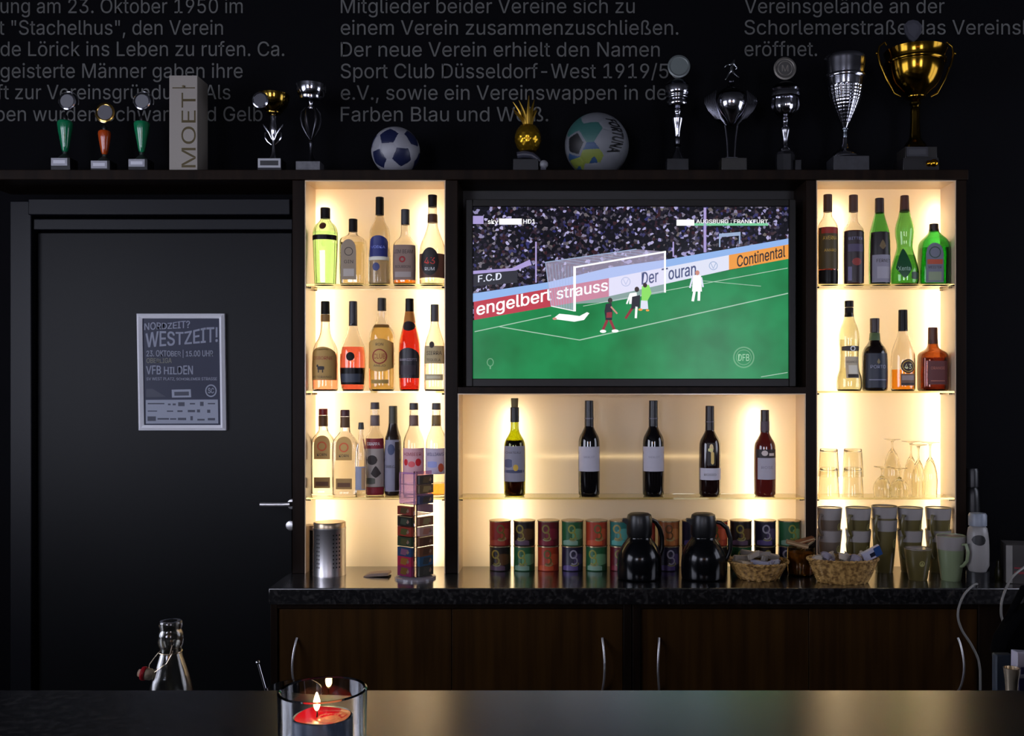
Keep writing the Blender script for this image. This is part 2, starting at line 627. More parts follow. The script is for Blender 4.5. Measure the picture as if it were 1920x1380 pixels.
# dark recess around the television
tv0 = MB()
xa, xb = px_(858, YF), px_(1511, YF)
tv0.box(xa, xb, YB + .04, YB + .095, pz(738, YF) + .004, ZBOT)
tv0.move(Matrix.Translation(-Vector(cu.location))).build('recess_panel', mat('#141110', .5), cu)
MB().box(xa, xb, YF, YB + .039, pz(738, YF) + .0005, pz(726, YF)).move(Matrix.Translation(-Vector(cu.location))).build('cross_rail', WENGE, cu)

# worktop and base cabinets
YWF = 2.777
wt = MB()
wt.prism([(0, 0)], 0, 0) if False else None
x0w, x1w = px_(503, YWF), px_(2020, YWF)
pl = [(x0w + .0, YWF), (x1w, YWF), (x1w, YW - .004), (px_(560, YF) - .02, YW - .004), (px_(548, 3.0) - .012, 2.96)]
n = len(pl)
tk = pz(1103, YWF) - pz(1134, YWF)
wt.add([(x, y, ZW - tk) for x, y in pl] + [(x, y, ZW) for x, y in pl],
       [tuple(range(n)), tuple(range(n, 2 * n))] + [(i, (i + 1) % n, n + (i + 1) % n, n + i) for i in range(n)])
tag(wt.build('worktop', GRANITE, bevel=.003), 'dark speckled granite worktop under the lit shelves', 'worktop')


def bow(mb, x, y0, y1, Y, side):
    a, b = at(x, y0, Y), at(x, y1, Y)
    pts = []
    for i in range(17):
        t = i / 16
        p = a.lerp(b, t)
        p.y = Y - .028 * sin(pi * t) ** .7
        p.x += side * .006 * (1 - sin(pi * t))
        pts.append(p)
    mb.tube(pts, .0032, 10)


YC = 2.80
for (c0, c1, dr_, hs, lab) in ((507, 1184, ((521, 846), (847, 1168)), (553, 1133), 'dark walnut base cabinet with two doors at the left, beside the door'),
                              (1186, 1900, ((1202, 1517), (1518, 1834)), (1232, 1800), 'dark walnut base cabinet with two doors under the mugs and baskets')):
    xa, xb = px_(c0, YC), px_(c1, YC)
    zt = ZW - tk - .0005
    r = thing('base_cabinet', lab, 'cabinet', ((xa + xb) / 2, YC, 0))
    T = Matrix.Translation(-Vector(r.location))
    body = MB()
    body.box(xa, xb, YC + .025, YW - .005, .0, zt)
    body.box(xa, px_(dr_[0][0] - 1, YC), YC, YC + .024, 0, zt)
    body.box(px_(dr_[1][1] + 1, YC), xb, YC, YC + .024, 0, zt)
    body.box(px_(dr_[0][0] - 1, YC), px_(dr_[1][1] + 1, YC), YC, YC + .024, pz(1141, YC), zt)
    body.box(px_(dr_[0][0] - 1, YC), px_(dr_[1][1] + 1, YC), YC, YC + .024, 0, .08)
    body.move(T).build('body', WENGE, r, bevel=.0015)
    for (a, b), hx, sd in zip(dr_, hs, (1, -1)):
        dd = MB().box(px_(a, YC), px_(b, YC), YC + .006, YC + .024, .083, pz(1143, YC)).move(T).build('cabinet_door', CABDOOR, r, bevel=.0015)
        hb = MB()
        bow(hb, hx, 1196, 1296, YC + .006, sd)
        hb.move(T).build('handle', STEEL, dd)

# ================================================================== TELEVISION
YT = 3.04
tv = thing('television', 'large flat television showing a football match, between the lit shelves', 'television', at(1182, 730, YT + .03))
T = Matrix.Translation(-Vector(tv.location))
S = lambda x, y, l=0: Vector(((860 + x / 3 - CX) / F * YT, YT - .0003 * l, EYE - (370 + y / 3 - CY) / F * YT))
TVX0, TVX1, TVY0, TVY1 = 874, 1491, 375, 725
b = MB()
bx = lambda x0, x1, y0, y1, Ya, Yb_: b.box(px_(x0, YT), px_(x1, YT), Ya, Yb_, pz(y1, YT), pz(y0, YT))
bx(TVX0, 887, TVY0, TVY1, YT - .012, YT + .05); bx(1478, TVX1, TVY0, TVY1, YT - .012, YT + .05)
bx(887, 1478, TVY0, 388, YT - .012, YT + .05); bx(887, 1478, 710, TVY1, YT - .012, YT + .05)
bx(887, 1478, 388, 710, YT + .002, YT + .05)
b.move(T).build('bezel', mat('#15130f', .4, spec=.25), tv, bevel=.002)
bb = MB().box(px_(1120, YT), px_(1240, YT), YT + .05, YB + .04, pz(600, YT), pz(480, YT))
bb.move(T).build('wall_bracket', BLACKP, tv)
SM = [crowd_mat(), pitch_mat(), scr('#8fb4ea'), scr('#bb2b3c'), scr('#dfe2f4'), scr('#ee9a3a'), scr('#ffffff'), scr('#d8efe0', .55), scr('#10101c'),
      scr('#46507c'), scr('#8b1f2a'), scr('#8adf5e'), scr('#e9dcff', .30), scr('#a9d9b4', .35), scr('#c98a7a'), scr('#b9a8e8', .8), scr('#30201a'), scr('#7fd6a2', .9), scr('#9fb3d6', .9)]
CRD, PIT, BLU, RED, WHT, ORA, PW, LINE, BLK, NAVY, MAR, KEEP, NET, LOGO, SKIN, LIL, DBR, TEAL, PALE = range(19)
s_ = MB()
fl = lambda pts, m, l: s_.flat([S(x, y, l) for x, y in pts], m)
fl([(81, 54), (1854, 54), (1854, 450), (81, 700)], CRD, 1)
fl([(81, 692), (1854, 345), (1854, 1020), (81, 1020)], PIT, 2)
fl([(81, 541), (500, 478), (850, 395), (1170, 350), (1520, 290), (1854, 232), (1854, 266), (1520, 326), (1170, 400), (850, 456), (505, 520), (81, 589)], BLU, 3)
fl([(85, 588), (845, 455), (845, 558), (88, 690)], RED, 4)
fl([(845, 455), (1520, 325), (1520, 408), (845, 557)], WHT, 4)
fl([(1520, 325), (1854, 265), (1854, 346), (1520, 408)], ORA, 4)


def slant(t, xa, ya, xb, yb, cap, m, l=5):
    put_text(s_, t, lambda u, v: S(xa + (xb - xa) * u, ya + (yb - ya) * u - v * cap, l), m, .025)


slant('engelbert', 102, 664, 520, 578, 68, PW); slant('strauss', 552, 574, 838, 524, 62, PW)
slant('Der Touran.', 1030, 492, 1350, 432, 68, NAVY); slant('Continental', 1566, 392, 1836, 334, 62, DBR)
# banner of the away fans
fl([(82, 428), (330, 400), (330, 480), (82, 500)], BLK, 3); slant('F.C.D', 110, 478, 240, 462, 38, WHT, 4)
fl([(82, 414), (300, 398), (400, 350), (410, 380), (320, 412), (82, 432)], LIL, 4)


def seg(x0, y0, x1, y1, wd, m, l):
    d = Vector((x1 - x0, y1 - y0)); d.normalize(); nx, ny = -d.y * wd / 2, d.x * wd / 2
    fl([(x0 + nx, y0 + ny), (x1 + nx, y1 + ny), (x1 - nx, y1 - ny), (x0 - nx, y0 - ny)], m, l)


for a in ((90, 756, 520, 664, 5), (230, 728, 680, 803, 5), (680, 803, 1852, 540, 6), (700, 612, 1850, 398, 4), (1320, 465, 1700, 500, 3), (1700, 1010, 1850, 985, 4)):
    seg(*a, LINE, 5)
fl([(1560, 590), (1850, 560), (1850, 640), (1700, 690)], LOGO, 4) if False else None
# goal and net
fl([(488, 366), (1000, 292), (1160, 306), (652, 392)], NET, 6)
fl([(488, 366), (652, 392), (652, 640), (520, 612)], NET, 6)
fl([(652, 392), (1160, 306), (1160, 535), (840, 590), (652, 600)], NET, 6)
for i in range(1, 9):
    t = i / 9
    seg(488 + 164 * t, 366 + 26 * t, 520 + 132 * t, 612 + 28 * t, 2, PALE, 7)
    seg(488 + 512 * t, 366 - 74 * t, 652 + 508 * t, 392 - 86 * t, 2, PALE, 7)
seg(652, 388, 652, 642, 15, PW, 8); seg(1160, 303, 1160, 536, 11, PW, 8); seg(646, 395, 1166, 306, 10, PW, 8); seg(520, 612, 652, 640, 5, PW, 8)
seg(488, 366, 520, 612, 4, PALE, 8); seg(488, 366, 1000, 292, 5, PALE, 8)
seg(1385, 58, 1385, 310, 15, LIL, 6); seg(435, 250, 435, 480, 9, LIL, 6); seg(1207, 250, 1207, 335, 8, LIL, 6)
fl([(1465, 205), (1585, 195), (1585, 215), (1465, 225)], PALE, 6); seg(1468, 205, 1468, 280, 8, PALE, 6); seg(1580, 195, 1580, 262, 8, PALE, 6)


def blob(x, y, rx, ry, m, l):
    fl([(x + rx * cos(2 * pi * k / 14), y + ry * sin(2 * pi * k / 14)) for k in range(14)], m, l)


# crest-like circles on the boards
for x, y, r in ((940, 475, 27), (1432, 385, 25)):
    s_.add([S(x + q * cos(2 * pi * k / 20), y + q * sin(2 * pi * k / 20), 5) for k in range(20) for q in (r, r - 5)],
           [(2 * k, 2 * k + 1, 2 * ((k + 1) % 20) + 1, 2 * ((k + 1) % 20)) for k in range(20)], PALE)
    seg(x - 14, y - 14, x, y + 16, 4, PALE, 5); seg(x + 14, y - 14, x, y + 16, 4, PALE, 5)
# players: lying, dark striker, pair at the goal, keeper, white defender
fl([(528, 684), (566, 655), (620, 660), (680, 668), (722, 646), (735, 652), (705, 690), (650, 700), (575, 690)], PW, 7); blob(540, 683, 12, 7, SKIN, 8)
fl([(828, 600), (860, 594), (866, 650), (862, 690), (826, 692), (820, 640)], BLK, 7); fl([(832, 648), (862, 645), (862, 676), (830, 678)], MAR, 8)
seg(836, 690, 812, 745, 15, MAR, 7); seg(852, 690, 876, 745, 15, MAR, 7); blob(812, 754, 18, 9, PW, 8); blob(880, 752, 20, 9, PW, 8)
blob(852, 580, 13, 15, DBR, 8); seg(856, 615, 892, 655, 9, SKIN, 8)
fl([(962, 540), (1000, 535), (1010, 600), (958, 600)], PW, 7); blob(1002, 518, 13, 15, DBR, 8); fl([(975, 560), (1020, 550), (1018, 620), (970, 630)], BLK, 8)
seg(975, 625, 938, 682, 14, MAR, 8); seg(1000, 615, 996, 680, 13, PW, 8); seg(965, 545, 945, 600, 9, PW, 7)
fl([(1030, 500), (1070, 492), (1085, 540), (1060, 585), (1028, 580)], KEEP, 7); blob(1048, 495, 12, 13, DBR, 8); fl([(1025, 580), (1062, 580), (1066, 628), (1022, 630)], WHT, 7)
blob(1022, 632, 12, 7, ORA, 8); blob(1062, 636, 10, 6, ORA, 8)
fl([(1318, 440), (1362, 438), (1368, 530), (1312, 530)], PW, 7); blob(1342, 425, 12, 14, SKIN, 8); seg(1326, 528, 1316, 585, 15, PW, 7); seg(1352, 528, 1350, 582, 15, PW, 7)
seg(1316, 450, 1300, 510, 10, WHT, 7); seg(1364, 450, 1374, 505, 10, WHT, 7)
# broadcaster marks
fl([(80, 105), (140, 105), (140, 150), (80, 150)], LIL, 6); slant('sky', 165, 150, 222, 150, 26, PW, 7); fl([(228, 120), (355, 120), (355, 154), (228, 154)], PW, 6)
slant('HD1', 364, 148, 430, 148, 24, PW, 7)
fl([(1225, 126), (1325, 126), (1325, 160), (1225, 160)], PW, 6); fl([(1325, 146), (1740, 146), (1740, 160), (1325, 160)], TEAL, 6)
slant('AUGSBURG : FRANKFURT', 1336, 146, 1738, 146, 20, PW, 7)
for q, wd in ((60, 7), (44, 4)):
    s_.add([S(1603 + (q - wd * j) * cos(2 * pi * k / 32), 900 + (q - wd * j) * sin(2 * pi * k / 32), 5) for k in range(32) for j in (0, 1)],
           [(2 * k, 2 * k + 1, 2 * ((k + 1) % 32) + 1, 2 * ((k + 1) % 32)) for k in range(32)], 13)
slant('DFB', 1572, 920, 1634, 920, 38, LOGO, 6)
s_.add([S(178 + (20 - 5 * j) * cos(pi + pi * k / 12 * 2), 928 + (24 - 5 * j) * sin(2 * pi * k / 12), 5) for k in range(12) for j in (0, 1)],
       [(2 * k, 2 * k + 1, 2 * ((k + 1) % 12) + 1, 2 * ((k + 1) % 12)) for k in range(12)], LOGO)
seg(178, 950, 178, 966, 8, LOGO, 5)
s_.move(T).build('screen', SM, tv, recalc=False)

# ================================================================== FRAMED POSTER
YP = YD - .012
ps = thing('poster', 'silver framed navy match poster hanging on the dark door', 'poster', at(340, 808, YP))
T = Matrix.Translation(-Vector(ps.location))
PO = [(256, 588), (421, 588), (424, 807), (260, 807)]
fr = MB()
oc = [at(x, y, YP) for x, y in PO]
ic = [at(x, y, YP) for x, y in ((266.5, 597), (411, 597), (413.5, 797), (270, 797))]
for i in range(4):
    j = (i + 1) % 4
    A, B_, C_, D_ = oc[i], oc[j], ic[j], ic[i]
    mo, mi = (A + D_) / 2 + Vector((0, -.008, 0)), (B_ + C_) / 2 + Vector((0, -.008, 0))
    back = Vector((0, .011, 0))
    fr.add([A, B_, mi, mo], [(0, 1, 2, 3)]); fr.add([mo, mi, C_, D_], [(0, 1, 2, 3)])
    fr.add([A, B_, B_ + back, A + back], [(0, 1, 2, 3)]); fr.add([D_, C_, C_ + back, D_ + back], [(0, 1, 2, 3)])
fr.move(T).build('frame', mat('#ececf2', .4), ps, sharp=20, recalc=False)
sh = MB()
PM = [mat('#252b45', .35, spec=.2), mat('#8f94a8', .5), mat('#77776a', .5), mat('#9aa0b2', .5), mat('#2a3048', .5)]
Z = lambda zx, zy, l=0: Vector(((230 + zx / 5.11 - CX) / F * YP, YP + .004 - .0004 * l, EYE - (560 + zy / 5.11 - CY) / F * YP))
pf = lambda pts, m, l=1: sh.flat([Z(x, y, l) for x, y in pts], m)
pf([(180, 185), (928, 185), (938, 1215), (200, 1215)], 0, 0)


def pt(t, xa, xb, base, cap, m=1, slope=0, l=2, shear=0):
    put_text(sh, t, lambda u, v: Z(xa + (xb - xa) * u + shear * v * (u - .5), base - slope * u - v * cap * (1 + .1 * sin(9 * u)), l), m, .03)


pt('NORDZEIT?', 205, 640, 300, 62, 1, 22); pt('WESTZEIT!', 218, 905, 466, 130, 1, 55)
pt('23. OKTOBER | 15.00 UHR', 225, 862, 552, 52); pt('OBERLIGA', 225, 465, 616, 44, 2); pt('VFB HILDEN', 222, 668, 724, 76)
pt('SV WEST PLATZ, SCHORLEMER STRASSE', 225, 900, 782, 26)
pf([(220, 865), (280, 862), (410, 940), (220, 945)], 4); pf([(465, 872), (648, 868), (652, 945), (468, 948)], 3); pf([(490, 893), (630, 890), (632, 928), (492, 930)], 4, 2)
sh.add([Z(842 + q * cos(2 * pi * k / 24), 882 + q * 1.1 * sin(2 * pi * k / 24), 1) for k in range(24) for q in (55, 44)],
       [(2 * k, 2 * k + 1, 2 * ((k + 1) % 24) + 1, 2 * ((k + 1) % 24)) for k in range(24)], 3)
pt('SC', 815, 870, 905, 46, 3)
pf([(216, 970), (908, 966), (912, 1196), (218, 1198)], 3)
for x, y, wd, hh in ((236, 1000, 160, 12), (430, 1005, 26, 16), (475, 1004, 30, 18), (528, 992, 62, 38), (640, 1000, 50, 14), (738, 988, 34, 40), (812, 1000, 70, 12), (236, 1072, 90, 10), (420, 1072, 60, 12), (520, 1070, 50, 16),
                     (620, 1066, 70, 22), (708, 1062, 30, 28), (806, 1064, 30, 30), (234, 1128, 80, 44), (330, 1144, 110, 16), (450, 1146, 60, 14), (525, 1142, 80, 22), (645, 1126, 24, 40), (712, 1152, 70, 16), (812, 1144, 70, 22)):
    pf([(x, y), (x + wd, y), (x + wd, y + hh), (x, y + hh)], 4, 2)
sh.move(T).build('poster_sheet', [paper(q_, .72) for q_ in PM], ps, recalc=False)

# ================================================================== BOTTLES
def surf(prof, n, dr):
    """front surface y at (x, h) of a lathed profile [(r, z)]"""
    def R(hh):
        for (r0, z0), (r1, z1) in zip(prof, prof[1:]):
            if z0 <= hh <= z1 and z1 > z0:
                return r0 + (r1 - r0) * (hh - z0) / (z1 - z0)
        return prof[-1][0] if hh > prof[-1][1] else max(p[0] for p in prof[:4])

    def Yf(x, hh, eps):
        r = R(hh)
        q = min(abs(x) / max(r, 1e-6), .97)
        x2 = math.copysign(q * r, x) if abs(x) > .97 * r else x
        return (x2, -dr * r * (1 - q ** n) ** (1 / n) - eps, hh)
    return Yf


def patch(mb, yf, x0, x1, h0, h1, shape='rect', eps=.0006, m=0, nx=18, nh=6):
    c, a = (x0 + x1) / 2, (x1 - x0) / 2
    g = []
    for i in range(nx + 1):
        u = -1 + 2 * i / nx
        lo_, hi_ = h0, h1
        if shape == 'oval':
            k = sqrt(max(0, 1 - u * u)); lo_, hi_ = (h0 + h1) / 2 - (h1 - h0) / 2 * k, (h0 + h1) / 2 + (h1 - h0) / 2 * k
        elif shape == 'arch':
            hi_ = h1 - (h1 - h0) * .28 * (1 - sqrt(max(0, 1 - u * u)))
        elif shape == 'tomb':
            hi_ = h1 - a * (1 - sqrt(max(0, 1 - u * u)))
        elif shape == 'lens':
            hi_ = h1 - (h1 - h0) * .12 * u * u; lo_ = h0 + (h1 - h0) * .12 * u * u
        elif shape == 'diamond':
            k = 1 - abs(u) ** 1.4; lo_, hi_ = h0 + (h1 - h0) * .35 * (1 - k), h0 + (h1 - h0) * (.35 + .65 * k)
        g.append([yf(c + a * u, lo_ + (hi_ - lo_) * j / nh, eps) for j in range(nh + 1)])
    vs = [p for col in g for p in col]
    mb.add(vs, [(i * (nh + 1) + j, (i + 1) * (nh + 1) + j, (i + 1) * (nh + 1) + j + 1, i * (nh + 1) + j + 1) for i in range(nx) for j in range(nh)], m)


def ring_patch(mb, yf, xc, hc, rx, rh, wd, m, eps, a0=0., a1=2 * pi, k=22):
    vs = []
    for i in range(k + 1):
        a = a0 + (a1 - a0) * i / k
        for q in (0, wd):
            vs.append(yf(xc + (rx - q) * cos(a), hc + (rh - q) * sin(a), eps))
    mb.add(vs, [(2 * i, 2 * i + 1, 2 * i + 3, 2 * i + 2) for i in range(k)], m)


def shell(outer, t, tb_):
    inner = [(max(r - t, .001), z) for r, z in outer if z > tb_ * 1.02]
    # bottom of the cavity
    r0 = inner[0][0]
    return outer + list(reversed(inner)) + [(r0 * .97, tb_), (0, tb_)]


def cavity(outer, t, tb_, level, gap=.0004):
    ins = [(max(r - t - gap, .001), z) for r, z in outer if tb_ * 1.05 + gap < z]
    out = []
    for i, (r, z) in enumerate(ins):
        if z >= level:
            if out:
                r0, z0 = out[-1]
                k = (level - z0) / max(z - z0, 1e-6)
                out.append((r0 + (r - r0) * k, level))
            break
        out.append((r, z))
    if len(out) < 2:
        return None
    return [(0, tb_ + gap), (out[0][0] * .96, tb_ + gap)] + out + [(0, out[-1][1])]


def glassmat(h):
    return mat(h, 0., trans=1, ior=1.45)


def liq(h):
    return mat(h, 0., trans=1, ior=1.33)


INK = mat('#2a2320', .6); INKR = mat('#7a1d1c', .6); INKW = mat('#c9c4bc', .6); INKG = mat('#a8872f', .5); INKB = mat('#20284e', .6)


def bottle(name, label, cx, base, prof, glass, caps=(), liquid=None, labels=(), n=2., dr=1., Y=3.058, z=None, t=.0026, cat='bottle', group=None, smooth=2, seg=40, sharp=40):
    s = Y / F
    loc = at(cx, base, Y)
    if z is not None:
        loc.z = z
    root = thing(name, label, cat, loc, group)
    r0 = prof[0][1]
    pts = [(r0 * .93 * s, 0.), (r0 * s, 2.2 * s)] + [(r * s, h * s) for h, r in prof[1:]]
    outer = chaikin(pts, smooth)
    yf = surf(outer, n, dr)
    full = [(0, 0)] + outer
    if glass[0] == 'opaque':
        MB().lathe(full + [(0, full[-1][1])], 40, n=n, dr=dr).build('glass_body', glass[1], root)
    else:
        MB().lathe(shell(full, t, .005), seg, n=n, dr=dr).build('glass_body', glass[1], root, sharp=sharp)
        if liquid:
            c = cavity(full, t, .005, liquid[0] * s)
            if c:
                MB().lathe(c, 40, n=n, dr=dr).build('liquid', liquid[1], root)
    for cname, h0, h1, ra, rb, mt in caps:
        e = min(.0012, (h1 - h0) * s * .3)
        MB().lathe([(0, h0 * s), (ra * s, h0 * s), (rb * s, h1 * s - e), (rb * s - e, h1 * s), (0, h1 * s)], 28).build(cname, mt, root)
    for L in labels:
        h0, h1, x0, x1, mats, shape = L[:6]
        mb = MB()
        patch(mb, yf, x0 * s, x1 * s, h0 * s, h1 * s, shape, L[6] * .0005 if len(L) > 6 and isinstance(L[6], int) else .0006)
        ml = [mats[0]]
        e0 = .0004 + (L[6] * .0005 if len(L) > 6 and isinstance(L[6], int) else .0006)
        for it in mats[1:]:
            kind = it[0]
            ml.append(it[-1]); mi = len(ml) - 1
            if kind == 't':
                _, txt, xc, hb, wd, cap, _m = it
                put_text(mb, txt, lambda u, v: yf((xc + (u - .5) * wd) * s, (hb + v * cap) * s, e0), mi)
            elif kind == 'o':
                _, xc, hc, rx, rh, wd, _m = it
                ring_patch(mb, yf, xc * s, hc * s, rx * s, rh * s, wd * s, mi, e0)
            elif kind == 'd':
                _, xa, xb, ha, hb, shp, _m = it
                patch(mb, yf, xa * s, xb * s, ha * s, hb * s, shp, e0, mi, 10, 4)
        mb.build('label', [paper(q_, 1.75) for q_ in ml], root, recalc=False)
    return root


BK = mat('#080605', .35, spec=.2); BKM = mat('#0e0a08', .5, spec=.2); GREYCAP = mat('#3a383c', .4); TANP = mat('#a88a5c', .6); GREYP = mat('#8a8076', .6); PAPER = mat('#b8b2ae', .6)
LILP = mat('#a9a2b0', .6); BRN = mat('#4a2a18', .5)
CL = ('g', CLEAR)
Z1, Z2, Z3 = SH

# --- left unit, upper shelf
bottle('gin_bottle', 'pale green fluted bottle with black neck band, upper left shelf', 610, 536,
       [(0, 20), (10, 20.5), (60, 22.5), (90, 23.5), (104, 23), (114, 18), (120, 11), (126, 9), (130, 9)], ('g', glassmat('#d6e9d0')), [('cap', 126, 146, 9, 9, BKM)],
       (100, liq('#d8ebcc')), [(84, 93, -23, 23, [BK], 'rect'), (103, 116, -6.5, 6.5, [mat('#3a1d14', .4)], 'oval')], z=Z1, seg=14, sharp=12)
bottle('gin_bottle', 'square clear bottle with tall grey label, second on the upper left shelf', 662, 536,
       [(0, 22), (8, 23), (80, 23.5), (88, 22), (94, 10), (98, 7.5), (104, 7.5)], CL, [('cap', 101, 125, 8, 8, BKM)],
       (80, liq('#f4ecc6')), [(10, 85, -19, 10, [mat('#786a58', .6), ('o', -4, 62, 8, 8, 1.2, INK), ('t', 'GIN', -4, 40, 17, 6, INK), ('d', -14, 6, 16, 30, 'rect', mat('#938b82', .6))], 'arch')], n=5., dr=.8, z=Z1)
bottle('vodka_bottle', 'frosted bottle with blue shield label and long black cap', 712, 536,
       [(0, 20), (8, 21), (55, 20.5), (75, 18.5), (95, 19), (108, 17), (120, 9.5), (132, 7.5), (140, 7.5)], ('g', mat('#f0ece0', .12, trans=1, ior=1.4)), [('cap', 132, 166, 7.8, 7.6, BK)],
       (70, mat('#e9e3d4', .35, trans=.6, ior=1.33)), [(52, 92, -16.5, 17, [mat('#1b2358', .4), ('t', 'VODKA', 0, 68, 26, 5, mat('#6d78b8', .5))], 'arch'), (46, 53, -19, 19, [mat('#b8b4a6', .5)], 'rect'),
                                                                      (26, 41, -10, 4, [mat('#232a58', .4)], 'oval')], z=Z1)
bottle('bourbon_bottle', 'square shouldered bottle with brown label and orange liquid, grey cap', 760, 536,
       [(0, 21), (8, 22), (72, 22), (80, 20), (90, 10), (98, 8), (116, 7.6)], CL, [('cap', 114, 143, 8.2, 8, GREYCAP)],
       (12, liq('#e08a2c')), [(9, 74, -21.4, 21.4, [mat('#6e5a50', .6), ('t', 'JIM BEAM', 0, 58, 34, 7, INK), ('o', -2, 47, 6, 6, 3, INKR), ('t', 'BOURBON', -1, 31, 28, 5, INK), ('d', -16, 14, 14, 24, 'rect', mat('#857a74', .6))], 'rect')],
       n=3.4, z=Z1)
bottle('rum_bottle', 'bulbous clear bottle with round black label and neck ribbon by post', 811, 536,
       [(0, 23), (6, 24.5), (50, 25), (75, 23.5), (95, 15), (110, 10), (122, 8.6), (150, 8.2)], CL, [('cap', 147, 170, 8, 8.6, BKM), ('neck_ribbon', 118, 134, 9.6, 9.1, BRN)],
       (10, liq('#efe4cc')), [(13, 58, -24, 24, [mat('#4a2c22', .5)], 'rect'), (17, 69, -19, 15, [mat('#171313', .5), ('t', '43', -2, 38, 20, 12, mat('#a32c22', .5)), ('t', 'RUM', -2, 26, 18, 6, INKW)], 'oval', 3)], z=Z1)
# --- left unit, middle shelf
bottle('brandy_bottle', 'tan labelled bottle with bull emblem and pink liquid below', 610, 733,
       [(0, 23), (6, 24), (72, 24), (86, 20), (100, 11.5), (116, 8.4), (146, 8)], CL, [('cap', 144, 168, 8.3, 8, BKM), ('neck_label', 130, 143, 8.6, 8.6, mat('#9a7038', .5))],
       (70, liq('#e8836a')), [(20, 82, -23, 23.2, [mat('#94753f', .6), ('t', 'OSBORNE', 0, 58, 36, 6, INKR), ('d', -9, 4, 39, 46, 'lens', INK), ('d', -11, -7, 44, 49, 'oval', INK), ('d', -8, -6, 34, 40, 'rect', INK), ('d', 0, 2, 34, 40, 'rect', INK),
                                                                              ('t', 'VETERANO', -2, 24, 36, 4, INK)], 'arch')], z=Z2)
bottle('vodka_bottle', 'bottle of bright red liquid with black band, long dark cap', 662, 733,
       [(0, 20), (8, 22), (40, 24.5), (76, 24), (90, 19), (108, 11), (122, 8), (136, 7.6)], CL, [('cap', 122, 168, 8, 7.6, mat('#262226', .35))],
       (82, liq('#ec7468')), [(12, 43, -23.5, 23.5, [BK, ('d', -20, 20, 16, 32, 'rect', mat('#2a2f3a', .4))], 'rect'), (56, 72, -8, 8, [BKM], 'oval')], z=Z2)
bottle('rum_bottle', 'pale gold rum bottle with tan shield label, middle left shelf', 716, 733,
       [(0, 23), (6, 24.5), (100, 24), (114, 21), (126, 12), (136, 8.4), (152, 8)], CL, [('cap', 150, 174, 8.2, 8, mat('#2a2218', .45))],
       (120, liq('#efd48e')), [(36, 97, -23.4, 23.4, [mat('#a88444', .6), ('o', 0, 64, 14, 14, 2, INKR), ('t', 'CLUB', 0, 60, 22, 9, INKR), ('t', 'RON', 0, 84, 14, 5, INK), ('t', 'ANEJO', 0, 45, 22, 4, INK)], 'lens'),
                               (14, 21, -16, 16, [mat('#8a7038', .6)], 'rect'), (118, 124, -14, 15, [mat('#6a4a20', .6)], 'rect')], z=Z2)
bottle('liqueur_bottle', 'slim red bottle with black labels and orange neck', 768, 733,
       [(0, 18), (8, 19.5), (70, 20.5), (92, 19.5), (112, 15), (130, 10.5), (150, 7.8)], ('g', glassmat('#f2b4a8')), [('cap', 148, 173, 8, 7.8, BK), ('neck_foil', 128, 149, 11.2, 8.3, mat('#c8803a', .4))],
       (128, liq('#cf5a50')), [(24, 80, -19.6, 19.6, [mat('#161116', .4), ('t', 'RAMAZZOTTI', 0, 56, 32, 4.5, mat('#8f8690', .6)), ('d', -14, 14, 30, 48, 'rect', mat('#2c2228', .5))], 'arch'),
                               (112, 130, -12, 12, [mat('#1a1214', .4)], 'oval')], z=Z2)
bottle('tequila_bottle', 'clear bottle with cream label and grey cap beside the post', 815, 733,
       [(0, 19), (6, 20), (84, 19.5), (100, 15), (116, 9.5), (126, 7.8), (136, 7.5)], CL, [('cap', 130, 162, 7.8, 7.5, GREYCAP)],
       (80, liq('#ffffff')), [(51, 84, -18.8, 18.8, [mat('#9a8a66', .6), ('t', 'SIERRA', 1, 67, 28, 7, INK), ('t', 'TEQUILA', 0, 55, 26, 5, INK), ('d', -8, 2, 80, 92, 'oval', INK)], 'rect'), (20, 31, -17, 17, [mat('#a09472', .6), ('d', -13, 13, 23, 28, 'rect', mat('#b8ae92', .6))], 'rect')], z=Z2)
# --- left unit, lower shelf
FLK = [(0, 21), (6, 22), (96, 22.4), (106, 20), (116, 12), (122, 8.4), (160, 8)]
for cx, yy, lab, cc in ((606, 3.078, 'square clear flask with red cap and arched tan label', '#8c1c22'), (647, 3.044, 'square clear flask with maroon cap standing in front of its twin', '#4e1a1c')):
    bottle('flask_bottle', lab, cx, 929.5, FLK if yy > 3.06 else [(h, r * 1.06) for h, r in FLK], CL, [('cap', 150, 162, 8.4, 8.2, mat(cc, .4)), ('neck_label', 129, 149, 8.7, 8.6, mat('#6d4a2a', .5))],
           (100, liq('#ffffff')), [(68, 112, -15, 15, [mat('#a88448', .6), ('o', 0, 92, 9, 9, 2.5, mat('#b5542c', .6)), ('t', 'KORN', 0, 74, 18, 5, INK)], 'tomb'), (14, 34, -15, 15, [mat('#8a6a3a', .6), ('d', -12, 12, 18, 26, 'rect', mat('#5a3a22', .6))], 'rect')],
           n=4.5, dr=.42, z=Z3, Y=yy)
bottle('miniature_bottle', 'small slim clear bottle with blue grey label and dark stopper', 677, 929.5,
       [(0, 10), (4, 11), (78, 11), (90, 9), (108, 5), (126, 4)], CL, [('stopper', 126, 139, 5.5, 4.6, mat('#3a3a34', .4))],
       (50, liq('#f3efe0')), [(13, 57, -9, 9.5, [mat('#7f8290', .6), ('d', 3, 9, 15, 55, 'rect', mat('#a0805c', .6))], 'rect')], Y=3.035, z=Z3)
